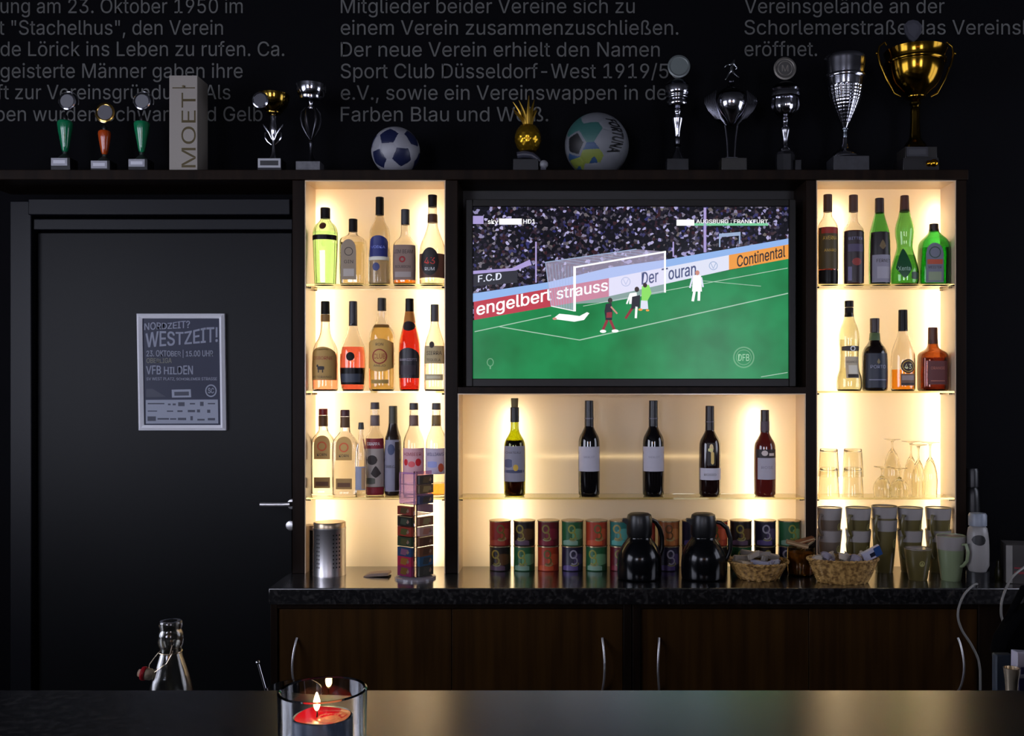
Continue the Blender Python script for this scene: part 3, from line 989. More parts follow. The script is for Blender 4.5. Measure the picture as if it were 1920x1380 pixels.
bottle('liqueur_bottle', 'dark bottle with crimson bands and pale pictured label, double cap', 703, 929.5,
       [(0, 17), (5, 18), (104, 18), (112, 15), (122, 9), (134, 8), (160, 7.8)], CL, [('cap', 161, 174, 8.4, 8, mat('#55484a', .45)), ('neck_label', 130, 150, 8.8, 8.6, mat('#7d6a66', .5))],
       (90, liq('#5a1a18')), [(2, 16, -17.6, 17.6, [mat('#6c1420', .5)], 'rect'), (88, 107, -17.6, 17.6, [mat('#6c1420', .5), ('t', 'GRAPPA', 0, 94, 24, 6, INKW)], 'rect'),
                              (17, 88, -17.6, 17.6, [mat('#8a8078', .6), ('d', -12, 8, 58, 76, 'oval', INK), ('d', -4, 14, 34, 56, 'diamond', INK), ('d', -14, 4, 22, 34, 'lens', mat('#4a4a40', .6))], 'rect')], z=Z3, Y=3.075)
bottle('liqueur_bottle', 'narrow bottle with grey wrap label and dark cap behind candy rack', 737, 929.5,
       [(0, 15), (5, 16), (104, 16), (118, 11), (132, 8), (150, 7.8)], ('opaque', mat('#2c221c', .2)), [('cap', 133, 167, 8.2, 7.8, mat('#4a4636', .45))],
       None, [(8, 104, -15.6, 15.6, [mat('#6d6b78', .6), ('d', -8, 6, 76, 96, 'oval', mat('#2a3350', .5)), ('d', 6, 14, 10, 100, 'rect', INK), ('t', 'SAMBUCA', -2, 52, 20, 5, INK)], 'rect')], z=Z3, Y=3.08)
for cx, lab, c1, txt, lq in ((776, 'clear bottle with pink and red raspberry label, double grey cap', '#b2878a', 'HIMBEER', '#ffffff'), (818, 'clear bottle with lilac label and amber liquid against the post', '#9a8f9c', 'WILLIAMS', '#eaa84a')):
    bottle('schnapps_bottle', lab, cx, 929.5,
           [(0, 19.5), (6, 20.5), (98, 20.5), (112, 17), (128, 9.5), (140, 8), (160, 7.8)], CL, [('cap', 161, 174, 8.4, 8, mat('#4d4644', .45)), ('neck_label', 131, 151, 8.8, 8.6, mat('#8a6a5e', .5) if cx < 800 else mat('#8a7040', .5))],
           (24 if cx > 800 else 60, liq(lq)), [(42, 90, -19.8, 19.8, [mat(c1, .6), ('t', txt, 0, 76, 32, 6, INKR if cx < 800 else INKB)] + (
               [('d', -16, -8, 58, 70, 'oval', mat('#a3121c', .5)), ('d', 6, 16, 57, 71, 'oval', mat('#a3121c', .5)), ('d', -8, 6, 55, 66, 'oval', mat('#c0484c', .5))] if cx < 800 else [('d', -14, 4, 54, 66, 'lens', mat('#7a7fa8', .5)), ('d', 6, 16, 46, 62, 'oval', mat('#8a3a20', .5))]), 'rect')], z=Z3)

# --- right unit, upper shelf
bottle('liqueur_bottle', 'dark bottle with red topped olive label, first on upper right shelf', 1552, 536,
       [(0, 18), (6, 19), (104, 19), (114, 18), (124, 12), (130, 8), (142, 7.8)], CL, [('cap', 138, 171, 8.2, 8, BRN)],
       (108, liq('#4a1710')), [(30, 107, -18.8, 18.8, [mat('#3a2f14', .5), ('d', -18, 18, 96, 107, 'rect', mat('#7a2018', .5)), ('t', 'AVERNA', 0, 84, 26, 7, INKG), ('t', 'AMARO', 0, 62, 22, 5, INKG)], 'rect'), (2, 28, -18.8, 18.8, [BK], 'rect')], z=Z1)
bottle('liqueur_bottle', 'dark brown bottle with black label, second on upper right shelf', 1600, 536,
       [(0, 18.5), (6, 19.5), (98, 19.5), (108, 18), (116, 10), (124, 8), (142, 7.8)], CL, [('cap', 138, 170, 8.4, 8.2, BRN)],
       (102, liq('#3a120c')), [(4, 100, -19.2, 19.2, [mat('#1d1214', .4), ('t', 'BITTER', 0, 84, 26, 5, mat('#6a6a88', .5)), ('d', -14, 14, 62, 76, 'rect', mat('#3a3248', .5)), ('d', -8, 10, 36, 50, 'oval', mat('#6e2620', .5)), ('d', -14, -8, 8, 34, 'rect', mat('#55506a', .5))], 'rect')], z=Z1)
bottle('herbal_liqueur_bottle', 'green glass bottle with black and grey labels, brown foil neck', 1649, 536,
       [(0, 18.5), (6, 19.5), (94, 19.5), (112, 15), (130, 10), (140, 8)], ('g', glassmat('#93d49a')), [('cap', 136, 164, 8.6, 8.2, mat('#2a1410', .4))],
       (60, liq('#123c1a')), [(2, 99, -19.2, 19.2, [mat('#140c0e', .4), ('d', -6, 6, 66, 84, 'diamond', mat('#55462c', .5))], 'rect'), (5, 56, -17, 18, [mat('#6d6a74', .6), ('t', 'FERNET', 2, 42, 26, 6, INK), ('d', -10, 14, 12, 34, 'rect', mat('#807c84', .6))], 'rect', 3)], z=Z1)
bottle('absinthe_bottle', 'curvy bright green bottle with waisted body and leaf shaped label', 1696, 536,
       [(0, 24), (8, 25.5), (26, 26), (48, 21), (66, 15), (78, 14), (96, 17.5), (112, 17), (128, 12), (142, 9)], ('g', glassmat('#a4dca6')), [('cap', 138, 169, 9, 7.6, mat('#4a2416', .4))],
       (56, liq('#a8dca4')), [(12, 68, -21, 6, [mat('#123c22', .4), ('t', 'Xenta', -8, 26, 20, 8, mat('#7f9a88', .5))], 'diamond'), (10, 24, 4, 20, [mat('#0f2c16', .4)], 'lens')], z=Z1)
bottle('herbal_liqueur_bottle', 'flat shouldered square green bottle with grey label, short brown cap', 1751, 536,
       [(0, 26), (6, 27), (70, 27), (84, 24), (94, 14), (100, 9), (106, 8)], ('g', glassmat('#6cb878')), [('cap', 102, 116, 8.4, 8.2, mat('#2a1510', .4))],
       (70, liq('#4a9a58')), [(4, 78, -22, 10, [mat('#585a64', .6), ('o', -6, 60, 11, 11, 2, mat('#2c3c34', .5)), ('d', -20, 8, 38, 47, 'rect', mat('#8a3a24', .5)), ('t', 'MEISTER', -6, 30, 24, 5, INK), ('d', -18, 6, 8, 24, 'rect', mat('#6a745c', .6))], 'arch')], n=4.5, dr=.8, z=Z1)
# --- right unit, middle shelf
bottle('vermouth_bottle', 'pale wide footed bottle with narrow label and black double cap', 1592, 733,
       [(0, 22), (8, 23.5), (28, 22.5), (38, 18), (70, 17), (100, 19.5), (118, 16), (134, 9.5), (146, 8)], ('g', glassmat('#f2f5e6')), [('cap', 139, 156, 8, 8, BKM), ('neck_band', 157, 169, 8.2, 8.2, BK)],
       (96, liq('#f6f4e6')), [(24, 64, -11, 14, [mat('#9c9078', .6), ('t', 'BIANCO', 1, 52, 20, 4, INK), ('d', -6, 11, 32, 48, 'rect', mat('#b8b0a0', .6)), ('d', -8, 12, 25, 31, 'rect', INK)], 'rect'), (74, 84, -16, 17, [mat('#2c2622', .5), ('o', 2, 79, 5, 5, 2, INKW)], 'lens')], z=Z2)
bottle('port_bottle', 'dark round shouldered port bottle with black label and green neck strip', 1640, 733,
       [(0, 22.5), (6, 23.5), (66, 23.5), (80, 20), (88, 13), (96, 9.5), (112, 8.4)], ('opaque', mat('#140c0c', .12, coat=.5)), [('cap', 110, 136, 8.6, 8.8, mat('#2a1614', .4)), ('neck_strip', 90, 109, 10.8, 9.2, mat('#586a44', .5))],
       None, [(6, 70, -22.6, 22.6, [mat('#161a26', .45), ('t', 'PORTO', 0, 42, 28, 6, mat('#77788a', .5)), ('d', -3, 3, 50, 60, 'diamond', mat('#6c6040', .5)), ('d', -16, 16, 20, 21.5, 'rect', mat('#6a6a7a', .5))], 'rect')], z=Z2)
bottle('rum_bottle', 'clear bottle with brown oval badge and amber liquid at bottom', 1693, 733,
       [(0, 21.5), (6, 22.5), (68, 22), (84, 18), (102, 10.5), (114, 8.4), (126, 8)], CL, [('cap', 112, 152, 8.6, 8.2, BK)],
       (40, liq('#f0a030')), [(33, 59, -11, 16, [mat('#2a1710', .5), ('t', '43', 2, 41, 13, 9, mat('#c8b48a', .5)), ('o', 2.5, 46, 11, 10.5, 1.2, INKG)], 'oval'), (10, 32, -11, 16, [mat('#5c4434', .5), ('d', -9, 14, 20, 29, 'rect', mat('#7c6c68', .5)), ('d', -10, 15, 11, 15, 'rect', INK)], 'rect')], z=Z2)
bottle('orange_liqueur_bottle', 'square reddish brown bottle with brown cap, right of middle shelf', 1749, 733,
       [(0, 25), (6, 26), (64, 26), (72, 23), (78, 12), (84, 8.6), (96, 8.2)], ('g', glassmat('#a0704e')), [('cap', 88, 119, 8.8, 8.4, mat('#5a2c1c', .45))],
       (62, liq('#8e6048')), [(12, 56, -17, 19, [mat('#4a2220', .5), ('t', 'ORANGE', 1, 40, 26, 5, mat('#8a5040', .5)), ('d', -12, 14, 18, 19.5, 'rect', mat('#8a5040', .5))], 'rect')], n=4., dr=.85, z=Z2)

# --- wine bottles on the middle glass shelf
WY = 3.055
DKG = ('opaque', mat('#0a0708', .08, coat=.6))
def wine(cx, top, glass, caps, labels, lab, liquid=None, k=1.):
    H = 929.5 - top
    prof = [(0, 19 * k), (5, 20.3 * k), (H * .55, 20.3 * k), (H * .62, 18.5 * k), (H * .68, 12.5 * k), (H * .73, 8.2 * k), (H * .8, 7.4 * k), (H - 2, 7.3 * k)]
    bottle('wine_bottle', lab, cx, 929.5, prof, glass, caps, liquid, labels, Y=WY, z=ZC, cat='wine bottle')
WL = mat('#8f8b92', .6)
wine(965, 764, ('g', glassmat('#b9c03a')), [('neck_foil', 138, 166, 8.2, 8, mat('#171210', .4)), ('cork', 164, 183, 6.2, 7, mat('#6a5c38', .7))],
     [(28, 94, -19.8, 19.8, [mat('#6e6c76', .6), ('t', 'CHATEAU', -2, 80, 28, 4, INK), ('d', -18, 18, 44, 50, 'lens', mat('#30344c', .5)), ('d', -2, 8, 48, 60, 'oval', INKG), ('d', -18, -4, 54, 70, 'lens', mat('#3b3f58', .5))], 'rect')],
     'wine bottle with yellow green neck and diagonal grey label, leftmost', (104, liq('#1a0406')))
for cx, lab in ((1104.5, 'dark wine bottle with plain grey label, second from the left'), (1225, 'dark wine bottle with plain grey label, in the middle of five')):
    wine(cx, 752, DKG, [('neck_foil', 122, 178.5, 8.6, 8, mat('#141014', .35)), ('foil_ring', 144, 146.5, 8.8, 8.7, mat('#5a5560', .4))], [(47, 93, -19.8, 19.8, [WL, ('t', 'MERLOT', 0, 72, 20, 3.4, mat('#6a6670', .6))], 'rect')], lab)
wine(1331, 762, ('opaque', mat('#1a0a08', .1, coat=.6)), [('neck_foil', 118, 168.5, 8.6, 8, mat('#1c1012', .35)), ('foil_ring', 138, 140, 8.8, 8.7, mat('#5a5560', .4))],
     [(31, 53, -19.8, 19.8, [mat('#9c98a0', .6), ('t', 'ROSSO', -2, 39, 22, 4, INK)], 'rect'), (58, 100, -8, 8, [mat('#1a1210', .5), ('d', -4, 4, 82, 98, 'oval', mat('#b8a070', .4)), ('d', -6, 2, 84, 90, 'lens', mat('#c8b070', .4)), ('d', -1, 5, 60, 84, 'lens', mat('#b89a58', .4))], 'rect')],
     'dark wine bottle with golden figure above a white band label')
wine(1434, 769, ('opaque', mat('#5c1a14', .1, coat=.6)), [('neck_foil', 112, 161, 8.4, 7.8, mat('#2c1412', .35)), ('neck_label', 122, 140, 8.7, 8.4, mat('#5a4a52', .5))],
     [(32, 72, -16, 18, [mat('#8d8890', .6), ('t', 'ROSE', 1, 52, 22, 5, mat('#66606a', .6))], 'rect'), (72, 88, -18, 18, [mat('#1e1214', .5), ('d', -10, 2, 76, 86, 'oval', mat('#a89a94', .5)), ('d', 4, 14, 76, 81, 'rect', mat('#a89a94', .5))], 'rect')],
     'reddish rose wine bottle, rightmost on the middle glass shelf')

# ================================================================== TOP BOARD
TY = 3.05
TS = TY / F
BASEPX = CY - (ZT - EYE) / TY * F


def tprof(p):                                   # [(r px, y px)] -> metres above the board
    return [(r * TS, (BASEPX - y) * TS) for r, y in p]


def plinth(root, x0, x1, y0, mt, cx, plate=None, d=None):
    d = d or (x1 - x0) * TS
    o = MB().box((x0 - cx) * TS, (x1 - cx) * TS, -d / 2, d / 2, 0, (BASEPX - y0) * TS).build('plinth', mt, root, bevel=.001)
    if plate:
        a, b_, c, e, pm, im = plate
        p = MB().box((a - cx) * TS, (b_ - cx) * TS, -d / 2 - .001, -d / 2, (BASEPX - e) * TS, (BASEPX - c) * TS)
        p.box((a - cx + 4) * TS, (b_ - cx - 4) * TS, -d / 2 - .0013, -d / 2 - .0009, (BASEPX - e + 4) * TS, (BASEPX - c - 4) * TS, 1)
        p.build('name_plate', [pm, im], root)


def disc(root, name, cx, px, py, r, mt, mt2, yoff=-.012, ring=True):
    M = Matrix.Translation(((px - cx) * TS, yoff, (BASEPX - py) * TS)) @ Matrix.Rotation(pi / 2, 4, 'X')
    b = MB().lathe([(0, -.003), (r * TS * .9, -.003), (r * TS, -.001), (r * TS, .002), (r * TS * .86, .0035), (r * TS * .8, .002), (0, .002)], 36, m=0)
    k = MB().lathe([(0, .0021), (r * TS * .76, .0021), (r * TS * .76, .003), (0, .003)], 32)
    b.add(k.v, k.f, 1)
    return b.move(M).build(name, [mt, mt2], root)


GREY = mat('#6f7074', .5)
for cx, dx, dy, base, v0, v1, vr, col, lab in (
        (122, 130, 192, 299, 227, 285, 14, '#0f6b44', 'small trophy with green vase stem, leftmost on the board'),
        (196, 201, 213, 304, 246, 290, 11.5, '#a8400f', 'small trophy with orange stem and gold ringed medal'),
        (266, 270, 192, 301, 229, 286, 14.5, '#0f7046', 'small trophy with green vase stem, next to the champagne box')):
    r = thing('trophy', lab, 'trophy', (px_(cx, TY), TY, ZT))
    plinth(r, cx - 19, cx + 17, base, MARBLE, cx, (cx - 18, cx + 12, base + 1, base + 15, mat('#8d8d94', .4, .3), mat('#c0c0c8', .4)), d=.05)
    MB().lathe(tprof([(0, base), (13, base), (11, base - 3), (4, base - 10), (4, v1)]), 24).build('foot', mat('#3b4440', .3, .6), r)
    MB().lathe(chaikin(tprof([(0, v1 + 1), (5, v1), (7.5, v1 - 12), (vr, v0 + 8), (vr * .95, v0), (5, v0 - 2), (0, v0 - 2)]), 1), 28).build('vase', mat(col, .2, coat=.6), r)
    MB().lathe(tprof([(0, v0 - 2), (4, v0 - 2), (5, v0 - 8), (3, v0 - 12), (0, v0 - 12)]), 16).build('neck', BLACKP, r)
    if col == '#a8400f':
        disc(r, 'medal', cx, dx, dy, 18, mat('#c9a458', .15, 1), mat('#57555a', .4))
        MB().tube([((dx - cx + 19 * cos(a)) * TS, -.014, (BASEPX - dy + 19 * sin(a)) * TS) for a in [pi * 1.05 + i * .1 for i in range(16)]], .0016, 8).build('medal_ring', mat('#e4cfa0', .15, 1), r)
    else:
        disc(r, 'medal', cx, dx, dy, 16, SILVER, mat('#66666a', .45))
        MB().tube([((dx - cx + 19 * cos(a)) * TS, -.004, (BASEPX - dy + 19 * sin(a)) * TS) for a in [-.3 + i * .2 for i in range(19)]], .0018, 8).build('medal_ring', CHROME, r)

# champagne gift box
cx = 354
r = thing('champagne_box', 'tall pale champagne gift box standing on the board', 'box', (px_(cx, TY), TY, ZT))
hw, hz = 26 * TS, (BASEPX - 150) * TS
bxm = MB().box(-hw, hw, -hw, hw, 0, hz)
bxm.build('carton', mat('#8b847c', .55), r, bevel=.0012)
fm = MB()
BX = lambda x, y, e=.0006: ((x - cx) * TS, -hw - e, (BASEPX - y) * TS)
def rotl(t, base_x, y_lo, y_hi, cap):                                   # reads from bottom to top
    put_text(fm, t, lambda u, v: BX(base_x - v * cap, y_lo + (y_hi - y_lo) * u), 0)
rotl('MOET', 377, 320, 182, 26)
fm.flat([BX(334, 172), BX(376, 172), BX(376, 174), BX(334, 174)], 0)
fm.lathe([(0, 0), (.004, 0), (.0055, .006), (.003, .004), (0, .009)], 10, BX(355, 173, .001))
fm.build('lettering', mat('#4a3f22', .4, .4), r, recalc=False)

# two small cups
cx = 513
r = thing('trophy_cup', 'small gold bowled trophy cup on scrolled stem, left of taller silver cup', 'trophy', (px_(cx, TY), TY, ZT))
plinth(r, 488, 532, 301, MARBLE, cx, (489, 531, 301, 318, mat('#a0a0a4', .35, .6), mat('#242426', .4)), d=.055)
MB().lathe(chaikin(tprof([(0, 301), (11, 301), (8, 296), (4, 288), (3, 275), (3, 262), (6, 252), (8, 240), (5, 228), (7, 216), (0, 216)]), 1), 24).build('stem', SILVER, r)
sc_ = MB()
for sg in (-1, 1):
    sc_.tube([(sg * x * TS, -.004, (BASEPX - y) * TS) for x, y in ((3, 272), (10, 266), (15, 258), (15, 250), (11, 250))], [.002, .003, .0035, .003, .004], 8)
    sc_.tube([(sg * x * TS, -.004, (BASEPX - y) * TS) for x, y in ((2, 262), (7, 250), (14, 240), (19, 234), (17, 240))], [.002, .0035, .004, .003, .002], 8)
sc_.build('scroll', SILVER, r)
MB().lathe(shell(chaikin(tprof([(0, 217), (8, 215), (17, 208), (26, 196), (29, 184), (29.5, 178)]), 1), .0015, (BASEPX - 213) * TS), 32).build('bowl', mat('#8f7430', .14, 1), r)
disc(r, 'medal', cx, 497, 196, 15, SILVER, SILVER, yoff=-.046)
cx = 583
r = thing('trophy_cup', 'slim silver trophy cup with leaf shaped openwork stem', 'trophy', (px_(cx, TY), TY, ZT))
plinth(r, 559, 604, 306, mat('#58585c', .4, vary=.3, bscale=50), cx, d=.055)
MB().lathe(chaikin(tprof([(0, 306), (9, 306), (7, 300), (3, 290), (2.5, 275), (4, 268), (2.5, 262), (0, 262)]), 1), 20).build('stem', DARKMETAL, r)
lf = MB()
for k in range(6):
    a = 2 * pi * k / 6 + .3
    lf.tube([(cos(a) * q * TS, sin(a) * q * TS, (BASEPX - y) * TS) for q, y in ((1, 263), (8, 252), (15, 238), (18, 224), (17, 211), (10, 202))], [.001, .003, .0042, .004, .003, .0015], 8)
lf.build('leaf_cage', mat('#56565c', .25, 1), r)
MB().lathe(chaikin(tprof([(0, 204), (4, 204), (3, 196), (6, 190), (0, 190)]), 1), 16).build('collar', SILVER, r)
MB().lathe(shell(chaikin(tprof([(0, 192), (10, 190), (21, 184), (27, 174), (28, 160)]), 1), .0015, (BASEPX - 188) * TS), 32).build('bowl', SILVER, r)


def ball(name, label, px, py, rpx, Y, pent, hexm, mats, A, B_, extra=None):
    rr = rpx * Y / F
    A = Vector(A).normalized(); B_ = Vector(B_)
    e1 = (B_ - A * B_.dot(A)).normalized(); e2 = A.cross(e1)
    cs = [A] + [A * .4472 + (e1 * cos(radians(72 * k)) + e2 * sin(radians(72 * k))) * .8944 for k in range(5)]
    cs += [A * -.4472 + (e1 * cos(radians(72 * k + 36)) + e2 * sin(radians(72 * k + 36))) * .8944 for k in range(5)] + [-A]
    hx = []
    for i in range(12):
        for j in range(i):
            for k in range(j):
                if cs[i].dot(cs[j]) > .4 and cs[j].dot(cs[k]) > .4 and cs[i].dot(cs[k]) > .4:
                    hx.append((cs[i] + cs[j] + cs[k]).normalized())
    bm = bmesh.new()
    bmesh.ops.create_icosphere(bm, subdivisions=6, radius=1)
    me = bpy.data.meshes.new(name)
    for m_ in mats:
        me.materials.append(m_)
    for v in bm.verts:
        p = v.co.normalized()
        # seam groove where two panels meet
        ds = sorted([p.dot(c) * 1.02 if i < 12 else p.dot(c) for i, c in enumerate(cs + hx)], reverse=True)
        g = min(1., (ds[0] - ds[1]) / .02)
        v.co = p * rr * (1 - .012 * (1 - g))
    for f in bm.faces:
        p = f.calc_center_median().normalized()
        ds = sorted([((p.dot(c) * 1.02 if i < 12 else p.dot(c)), i) for i, c in enumerate(cs + hx)], reverse=True)
        i = ds[0][1]
        f.material_index = pent(i, p, ds) if i < 12 else hexm(i - 12, p, hx[i - 12])
        f.smooth = True
    bm.to_mesh(me); bm.free()
    o = bpy.data.objects.new(name, me)
    COL.objects.link(o)
    o.location = (px_(px, Y), Y, ZT + rr)
    tag(o, label, 'ball')
    return o, rr


ball('football', 'small white football with navy pentagons, on the board', 742, 285, 45, 3.07, lambda i, p, d: 1, lambda i, p, c: 0, [mat('#8a8a90', .4), mat('#161c3c', .4)], (-.155, -.88, .45), (-.6, -.69, -.4))


def hpent(i, p, d):
    if i: return 0
    return 0 if d[0][0] - d[1][0] < .05 else 4
def hhex(i, p, c):
    if c.x < -.05 and c.z > .1 or (c.x > .6 and c.z < -.2): return 1
    if c.z < -.3 and c.x < .35: return 3 if (p - c).z * .6 + sin(p.x * 14) * .08 > -.12 and (p - c).z < .14 else 2
    return 0
hb_, rr = ball('handball', 'large white and teal ball with dark lettering, beside gold pineapple', 1119, 265, 60, 3.105, hpent, hhex, [mat('#63656a', .5), mat('#28504c', .5), mat('#223c5c', .5), mat('#66702e', .5), mat('#101114', .5)],
               (-.7, -.70, -.12), (.05, -.45, .9))
lt = MB()
def hfn(u, v):
    a = radians(62 - 100 * u)                     # along an arc on the right of the ball
    lon = radians(18 + 25 * v + 9 * sin(pi * u))
    q = Vector((sin(lon) * cos(a * .62), -cos(lon) * cos(a * .62), sin(a * .62)))
    return q * rr * 1.02
put_text(lt, 'FORTUNA', hfn, 0, .06)
lt.build('lettering', mat('#0e0f12', .5), hb_, recalc=False)

# golden pineapple on a dark stand
cx = 990
r = thing('pineapple_trophy', 'golden pineapple ornament on a dark stand with small boot', 'ornament', (px_(cx, TY), TY, ZT))
MB().box(-27 * TS, 20 * TS, -.03, .03, 0, (BASEPX - 302) * TS).build('plinth', mat('#0c0d10', .4), r, bevel=.001)
bt = MB()
bt.tube([((x) * TS, -.012, (BASEPX - y) * TS) for x, y in ((-20, 293), (-6, 291), (8, 293), (18, 300), (24, 305))], [.011, .012, .010, .008, .004], 14)
bt.sphere((30 * TS, -.02, (BASEPX - 311) * TS), 8 * TS, 1, 16)
bt.box(24 * TS, 34 * TS, -.028, -.012, 0, (BASEPX - 318) * TS)
bt.build('boot_ornament', [mat('#34353f', .35), mat('#77777c', .35)], r)
pb = MB()
SG, RN = 48, 30
vs, fs = [], []
for j in range(RN + 1):
    t = j / RN
    y = 284 - 48 * t
    q = 24.5 * (sin(pi * (.12 + .76 * t)) ** .55)
    for k in range(SG):
        a = 2 * pi * k / SG
        bmp = 1 + .055 * (abs(sin(a * 5 + t * 12)) * abs(sin(a * 5 - t * 12)) - .3)
        vs.append((q * bmp * TS * cos(a), q * bmp * TS * sin(a), (BASEPX - y) * TS))
for j in range(RN):
    for k in range(SG):
        fs.append((j * SG + k, j * SG + (k + 1) % SG, (j + 1) * SG + (k + 1) % SG, (j + 1) * SG + k))
fs += [tuple(range(SG)), tuple(range(RN * SG, RN * SG + SG))]
pb.add(vs, fs)
pb.build('fruit', mat('#b08a22', .25, .9), r)
lv = MB()
for k in range(15):
    a = k * 2.4
    ln = 52 - 1.6 * k if k < 9 else 30
    bend = 7 + 22 * ((k * 7) % 5) / 4
    pts = []
    for i in range(6):
        t = i / 5
        q = 5 + bend * t ** 1.7
        pts.append((q * cos(a) * TS, q * sin(a) * TS, (BASEPX - 238 + ln * t) * TS))
    lv.tube(pts, [.005, .0065, .006, .005, .003, .0005], 6)
lv.build('leaf_crown', mat('#8a6c22', .3, .8), r)


# silver and gold cups on the right
cx = 1270
r = thing('trophy_cup', 'slim silver trophy with round medal on lid, right of handball', 'trophy', (px_(cx, TY), TY, ZT))
plinth(r, 1249, 1289, 301, MARBLE, cx, d=.055)
MB().lathe(tprof([(0, 301), (13, 301), (13, 299), (4, 280), (4, 276), (7, 273), (4, 270), (6, 262), (4, 256), (0, 256)]), 24).build('foot', DARKMETAL, r)
MB().lathe(chaikin(tprof([(0, 258), (5, 258), (6, 246), (11, 228), (12, 222), (6, 220), (5, 214), (8, 210), (5, 204), (0, 204)]), 1), 24).build('stem', SILVER, r)
MB().lathe(chaikin(tprof([(0, 204), (9, 204), (19, 200), (20, 192), (17, 188), (21, 185), (20, 180), (23, 177), (23.5, 164), (20, 160), (0, 160)]), 1), 32).build('bowl', SILVER, r)
MB().lathe(chaikin(tprof([(0, 161), (23, 161), (18, 154), (8, 149), (3, 148), (0, 146)]), 1), 32).build('lid', mat('#5c6068', .2, 1), r)
disc(r, 'medal', cx, 1272, 127, 21, mat('#676d6c', .4, .5), mat('#5a6260', .5))

cx = 1371
r = thing('trophy_cup', 'winged silver trophy with a small footballer figure on top', 'trophy', (px_(cx, TY), TY, ZT))
plinth(r, 1350, 1397, 300, mat('#1c1a16', .4, vary=.3), cx, d=.06)
lg = MB()
for sg in (-1, 1):
    lg.tube([(sg * x * TS, 0, (BASEPX - y) * TS) for x, y in ((6, 300), (7, 280), (8, 262), (10, 245), (12, 232))], [.004, .003, .003, .003, .0035], 10)
lg.box(-11 * TS, 11 * TS, -.012, .012, 0 + (BASEPX - 301) * TS, (BASEPX - 296) * TS)
lg.build('stem', DARKMETAL, r)
for sg in (-1, 1):
    wg = MB()
    for i in range(7):
        f_ = i / 6
        p_ = [(10 + 2 * f_, 236 - 2 * f_), (19 + 8 * f_, 224 - 3 * f_), (27 + 14 * f_, 208 - 3 * f_), (31 + 17 * f_, 190 + 2 * f_), (29 + 19 * f_, 171 + 10 * f_)]
        wg.tube([(sg * x * TS, .0025 * i - .006, (BASEPX - y) * TS) for x, y in p_], [.003, .0045, .0052, .0045, .001], 8)
    wg.build('wing', mat('#7c7c84', .22, 1), r)
MB().lathe(chaikin(tprof([(0, 236), (6, 234), (13, 224), (24, 210), (29, 196), (28, 184), (24, 178), (0, 178)]), 1), 36).build('bowl', SILVER, r)
MB().lathe(chaikin(tprof([(0, 179), (27, 179), (20, 170), (9, 164), (5, 156), (7, 152), (0, 151)]), 1), 28).build('lid', mat('#3a3a40', .25, 1), r)
# footballer: one skinned body
J = [((0, 133), 2.6), ((1, 126), 3.6), ((2.5, 119), 3.4), ((4.5, 116), 1.9), ((6, 111.5), 3.3), ((-5, 139), 2.1), ((-9, 147), 1.5), ((-11, 150), 1.6), ((6, 138), 2.2), ((11, 143), 1.6), ((15, 146), 1.8),
     ((-4, 121), 1.6), ((-10, 123), 1.3), ((-13, 127), 1.2), ((7, 122), 1.6), ((11, 127), 1.3), ((8, 131), 1.1)]
E = [(0, 1), (1, 2), (2, 3), (3, 4), (0, 5), (5, 6), (6, 7), (0, 8), (8, 9), (9, 10), (2, 11), (11, 12), (12, 13), (2, 14), (14, 15), (15, 16)]
me = bpy.data.meshes.new('footballer_figure')
me.from_pydata([(x * TS, (i % 3 - 1) * .001, (BASEPX - y) * TS) for i, ((x, y), _) in enumerate(J)], E, [])
me.materials.append(mat('#8c8f92', .2, 1))
fo = bpy.data.objects.new('footballer_figure', me)
COL.objects.link(fo)
fo.parent = r
sk = fo.modifiers.new('skin', 'SKIN')
for i, (_, q) in enumerate(J):
    me.skin_vertices[0].data[i].radius = (q * TS, q * TS)
me.skin_vertices[0].data[0].use_root = True
fo.modifiers.new('sub', 'SUBSURF').levels = 1
fo.modifiers['sub'].render_levels = 2

cx = 1472
r = thing('trophy_cup', 'silver goblet trophy with ringed round emblem above its lid', 'trophy', (px_(cx, TY), TY, ZT))
MB().lathe(tprof([(0, BASEPX), (18, BASEPX), (18, 292), (15, 286), (0, 286)]), 8, rot=pi / 8).build('plinth', MARBLE, r, sharp=20)
MB().box(16 * TS, 27 * TS, -.022, -.006, 0, (BASEPX - 303) * TS).build('side_block', MARBLE, r)
MB().lathe(chaikin(tprof([(0, 287), (11, 287), (11, 280), (5, 274), (4, 264), (9, 248), (10, 240), (5, 236), (5, 228), (7, 225), (4, 221), (0, 221)]), 1), 24).build('stem', mat('#8a8a90', .2, 1), r)
bw = MB()
pr = chaikin(tprof([(6, 222), (18, 216), (26, 204), (25, 190), (24, 187)]), 2)
SG = 48
vs, fs = [], []
for q, z in pr:
    for k in range(SG):
        a = 2 * pi * k / SG
        w_ = 1 + .05 * sin(12 * a)
        vs.append((q * w_ * cos(a), q * w_ * sin(a), z))
for j in range(len(pr) - 1):
    for k in range(SG):
        fs.append((j * SG + k, j * SG + (k + 1) % SG, (j + 1) * SG + (k + 1) % SG, (j + 1) * SG + k))
bw.add(vs, fs)
bw.lathe(tprof([(0, 187), (26, 187), (30, 184), (30, 178), (27, 173), (29, 170), (0, 170)]), 36)
bw.build('bowl', SILVER, r)
MB().lathe(chaikin(tprof([(0, 170), (27, 170), (22, 160), (10, 155), (4, 153), (0, 151)]), 1), 28).build('lid', mat('#2e2f38', .25, 1), r)
dm = disc(r, 'emblem', cx, 1470, 131, 21, mat('#6c6862', .4, .6), mat('#3c3a38', .5))
mm = MB().tube([((1470 - cx + 13 * cos(a)) * TS, -.016, (BASEPX - 131 + 13 * sin(a)) * TS) for a in [i * pi / 14 for i in range(28)]], .0011, 6, closed=True)
